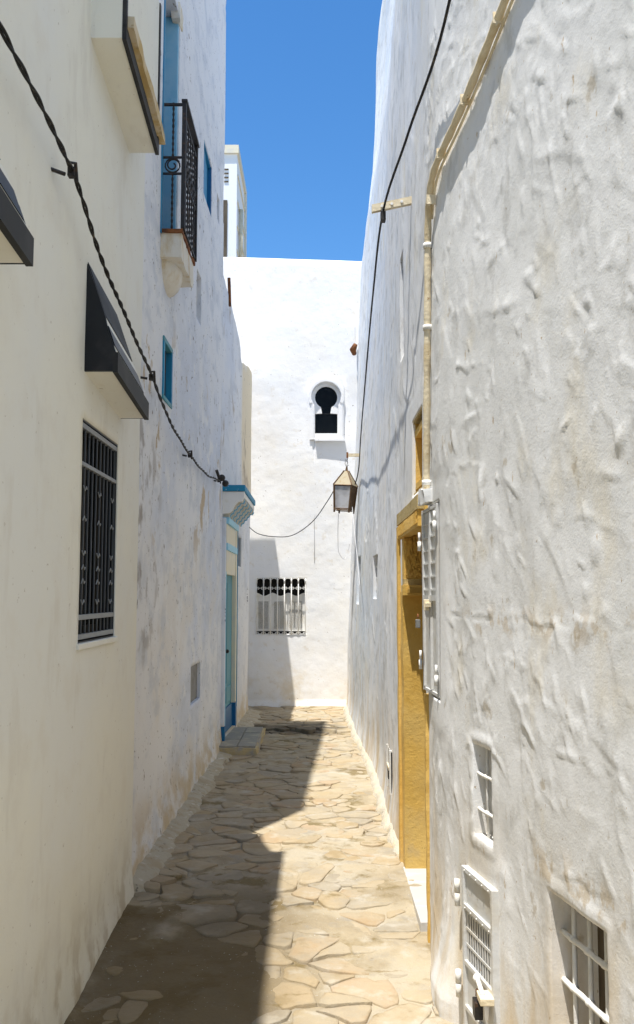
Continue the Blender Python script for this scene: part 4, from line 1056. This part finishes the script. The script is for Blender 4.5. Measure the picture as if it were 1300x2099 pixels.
# lantern
LX, LY, LZ = .340, 11.0, 2.66
ln = thing('lantern', 'old brown metal lantern with frosted panes hanging from a bracket', 'lantern', (LX, LY, LZ))
rot = Matrix.Rotation(R(-20), 4, 'Z') @ Matrix.Rotation(R(4), 4, 'Y')
def L_(p): v = rot @ Vector(p); return (LX + v.x, LY + v.y, LZ + v.z)
def lbuild(mb, nm, m, par, **k):
    mb.v = [L_(p) for p in mb.v]; return mb.build(nm, m, par, **k)
hb, ht = .095, .115
for sx, sy in ((-1, -1), (1, -1), (1, 1), (-1, 1)):
    lbuild(MB().tube([(sx * hb, sy * hb, -.03), (sx * ht, sy * ht, .31)], .0125, 6), 'post', 'lantern_metal', ln)
for z, r_ in ((.0, .096), (.02, .097), (.31, .118)):
    for k in range(4):
        a = [(-1, -1), (1, -1), (1, 1), (-1, 1)]; p, q_ = a[k], a[(k + 1) % 4]
        lbuild(MB().tube([(p[0] * r_, p[1] * r_, z), (q_[0] * r_, q_[1] * r_, z)], .009 if z > .1 else .006, 6), 'rail', 'lantern_metal', ln)
for k in range(4):
    a = [(-1, -1), (1, -1), (1, 1), (-1, 1)]; p, q_ = a[k], a[(k + 1) % 4]
    lbuild(MB().add([(p[0] * hb * .98, p[1] * hb * .98, .02), (q_[0] * hb * .98, q_[1] * hb * .98, .02), (q_[0] * ht * .98, q_[1] * ht * .98, .30), (p[0] * ht * .98, p[1] * ht * .98, .30)], [(0, 1, 2, 3)]),
           'pane', 'frosted' if k in (0, 2) else 'lantern_metal', ln)
    lbuild(MB().add([(p[0] * .122, p[1] * .122, .315), (q_[0] * .122, q_[1] * .122, .315), (q_[0] * .025, q_[1] * .025, .50), (p[0] * .025, p[1] * .025, .50)], [(0, 1, 2, 3)]), 'roof_panel', 'lantern_roof', ln)
    lbuild(MB().tube([(p[0] * .122, p[1] * .122, .315), (p[0] * .022, p[1] * .022, .505)], .009, 6), 'roof_rib', 'lantern_metal', ln)
lbuild(MB().ball((0, 0, .24), .045, 10, 8, 1, 1, 1.35), 'bulb', 'bulb', ln, smooth=True)
lbuild(MB().tube([(0, 0, .49), (0, 0, .56)], [.020, .010], 8), 'finial', 'lantern_metal', ln)
lb = thing('lantern_bracket', 'short cream bracket holding the old lantern on its twisted wire', 'bracket', (.45, LY, 3.36))
MB().box(.37, .56, LY - .012, LY + .012, 3.345, 3.385).build('arm', 'cream_pipe', lb)
MB().box(.372, .395, LY - .016, LY + .016, 3.33, 3.40).build('clamp', 'rust', lb)
MB().tube([(.383 + .006 * math.sin(k * 1.3), LY + .006 * math.cos(k * 1.3), 3.34 - k * .0125) for k in range(11)], .0045, 5).tube([(.36, LY, 3.31), (.355, LY, 3.25), (.372, LY, 3.21)], .003, 5).tube([(.37, LY, 3.21), (.40, LY, 3.24)], .003, 5).build('twisted_wire', 'cable_black', lb)

def catmull(P, n=8):
    out = []
    for i in range(len(P) - 1):
        p0, p1, p2, p3 = [Vector(P[max(0, min(len(P) - 1, i + k))]) for k in (-1, 0, 1, 2)]
        for k in range(n):
            t = k / n
            out.append(.5 * (2 * p1 + (p2 - p0) * t + (2 * p0 - 5 * p1 + 4 * p2 - p3) * t * t + (3 * p1 - p0 - 3 * p2 + p3) * t ** 3))
    out.append(Vector(P[-1]))
    return out
# twisted black cable on the left
cp_ = [(-.93, 1.2, 3.36), (-.93, 2.0, 3.31), (-.93, 2.43, 3.267), (-.93, 2.694, 3.248), (-.93, 3.21, 3.205), (-.93, 3.6, 3.065), (-.93, 4.184, 2.945), (-.94, 4.92, 2.84), (-.965, 5.7, 2.735), (-.985, 6.75, 2.685), (-.99, 7.8, 2.68), (-.965, 8.6, 2.73)]
path = catmull(cp_, 26)
tw = thing('power_cable', 'thick twisted black power cable strung along the left house fronts', 'cable', (-.95, 4, 3))
for ph in (0, math.pi):
    acc = 0; P_ = []
    for i, p in enumerate(path):
        if i: acc += (p - path[i - 1]).length
        tt = acc * 27 + 3 * math.sin(acc * 2.3) + ph; P_.append((p.x + .0052 * math.cos(tt), p.y, p.z + .0052 * math.sin(tt) + .004 * math.sin(acc * 9)))
    MB().tube(P_, .0052, 6).build('strand', 'cable_black', tw, True)
for (x, y, z, wx, lab) in ((-.93, 3.21, 3.205, -1.0, 'black iron cable clamp on the cream wall above the window hood'), (-.94, 4.92, 2.84, -1.04, 'black iron cable clamp at the corner of the cream house'),
                           (-.985, 6.75, 2.685, -1.04, 'thin iron cable clamp on the peeling wall'), (-.965, 8.6, 2.73, -1.012, 'rusty cable anchor where the twisted cable ends by the cornice')):
    c = thing('cable_clamp', lab, 'clamp', (x, y, z))
    MB().tube([(wx - .02, y - .05, z - .005), (x - .03, y, z - .008)], .0075, 6).build('pin', 'iron', c)
    MB().box(x - .018, x + .010, y - .015, y + .015, z - .020, z + .016).tube([(x - .01, y - .035, z + .02), (x + .012, y - .012, z + .03), (x + .01, y + .02, z - .03)], .008, 6).build('jaw', 'iron', c, bevel=.004)
    if y > 8: MB().ball((x + .02, y + .05, z + .03), .035).ball((x + .05, y + .10, z - .02), .035).tube([(x, y, z + .02), (x - .02, y - .06, z + .09)], .015).build('insulator', 'iron', c)
# black cable on the right + its bracket
cb = thing('wall_bracket', 'cream flat bracket sticking out of the right wall high above the doorway', 'bracket', (.45, 5.1, 3.9))
MB().add([(.33, 5.085, 3.895), (.60, 5.085, 3.955), (.60, 5.115, 3.955), (.33, 5.115, 3.895), (.33, 5.085, 3.940), (.60, 5.085, 4.0), (.60, 5.115, 4.0), (.33, 5.115, 3.940)],
         [(3, 2, 1, 0), (4, 5, 6, 7), (0, 1, 5, 4), (1, 2, 6, 5), (2, 3, 7, 6), (3, 0, 4, 7)]).build('arm', 'cream_pipe', cb)
for k in range(3): MB().tube([(.39 + k * .06, 5.08, 3.93 + k * .014), (.39 + k * .06, 5.09, 3.93 + k * .014)], .009, 8).build('hole', 'white_paint', cb)
MB().box(.383, .413, 5.075, 5.125, 3.84, 3.90).tube([(.398, 5.08, 3.90), (.405, 5.1, 3.95)], .008).build('jaw', 'iron', cb, bevel=.003)
o = MB().tube(catmull([(.66, 1.6, 5.9), (.63, 2.5, 4.75), (.56, 3.486, 4.101), (.47, 4.3, 3.965), (.398, 5.1, 3.90), (.415, 6.3, 3.83), (.455, 8.0, 3.66), (.49, 9.6, 3.42), (.515, 10.8, 3.15), (.47, 11.0, 2.96)], 10), .0068, 6).build('wall_cable', 'cable_black', None, True)
tag(o, 'single black cable slung from the flat bracket along the right wall to the lantern', 'cable')
o = MB().tube(catmull([(-.93, 12.0, 2.53), (-.80, 11.85, 2.43), (-.581, 11.6, 2.372), (-.32, 11.5, 2.384), (-.063, 11.3, 2.541), (.12, 11.1, 2.77), (.235, 11.0, 2.96), (.335, 11.0, 3.17)], 8), .0062, 6).build('slack_cable', 'cable_grey', None, True)
tag(o, 'slack grey cable sagging across the alley to the lantern', 'cable')
o = MB().tube(catmull([(.27, 11.05, 2.62), (.275, 11.5, 2.35), (.30, 12, 2.18), (.38, 12.2, 2.10), (.43, 12.3, 2.2), (.46, 12.3, 2.32)], 8), .0035, 5).build('thin_wire', 'cable_pale', None, True)
tag(o, 'thin pale wire looping below the lantern', 'wire')
o = MB().tube(catmull([(.44, 10.9, 2.70), (.44, 10.3, 2.35), (.45, 9.8, 2.0), (.46, 9.5, 1.7)], 8), .0035, 5).build('thin_wire', 'cable_pale', None, True)
tag(o, 'thin pale wire trailing down the right wall from the lantern', 'wire')
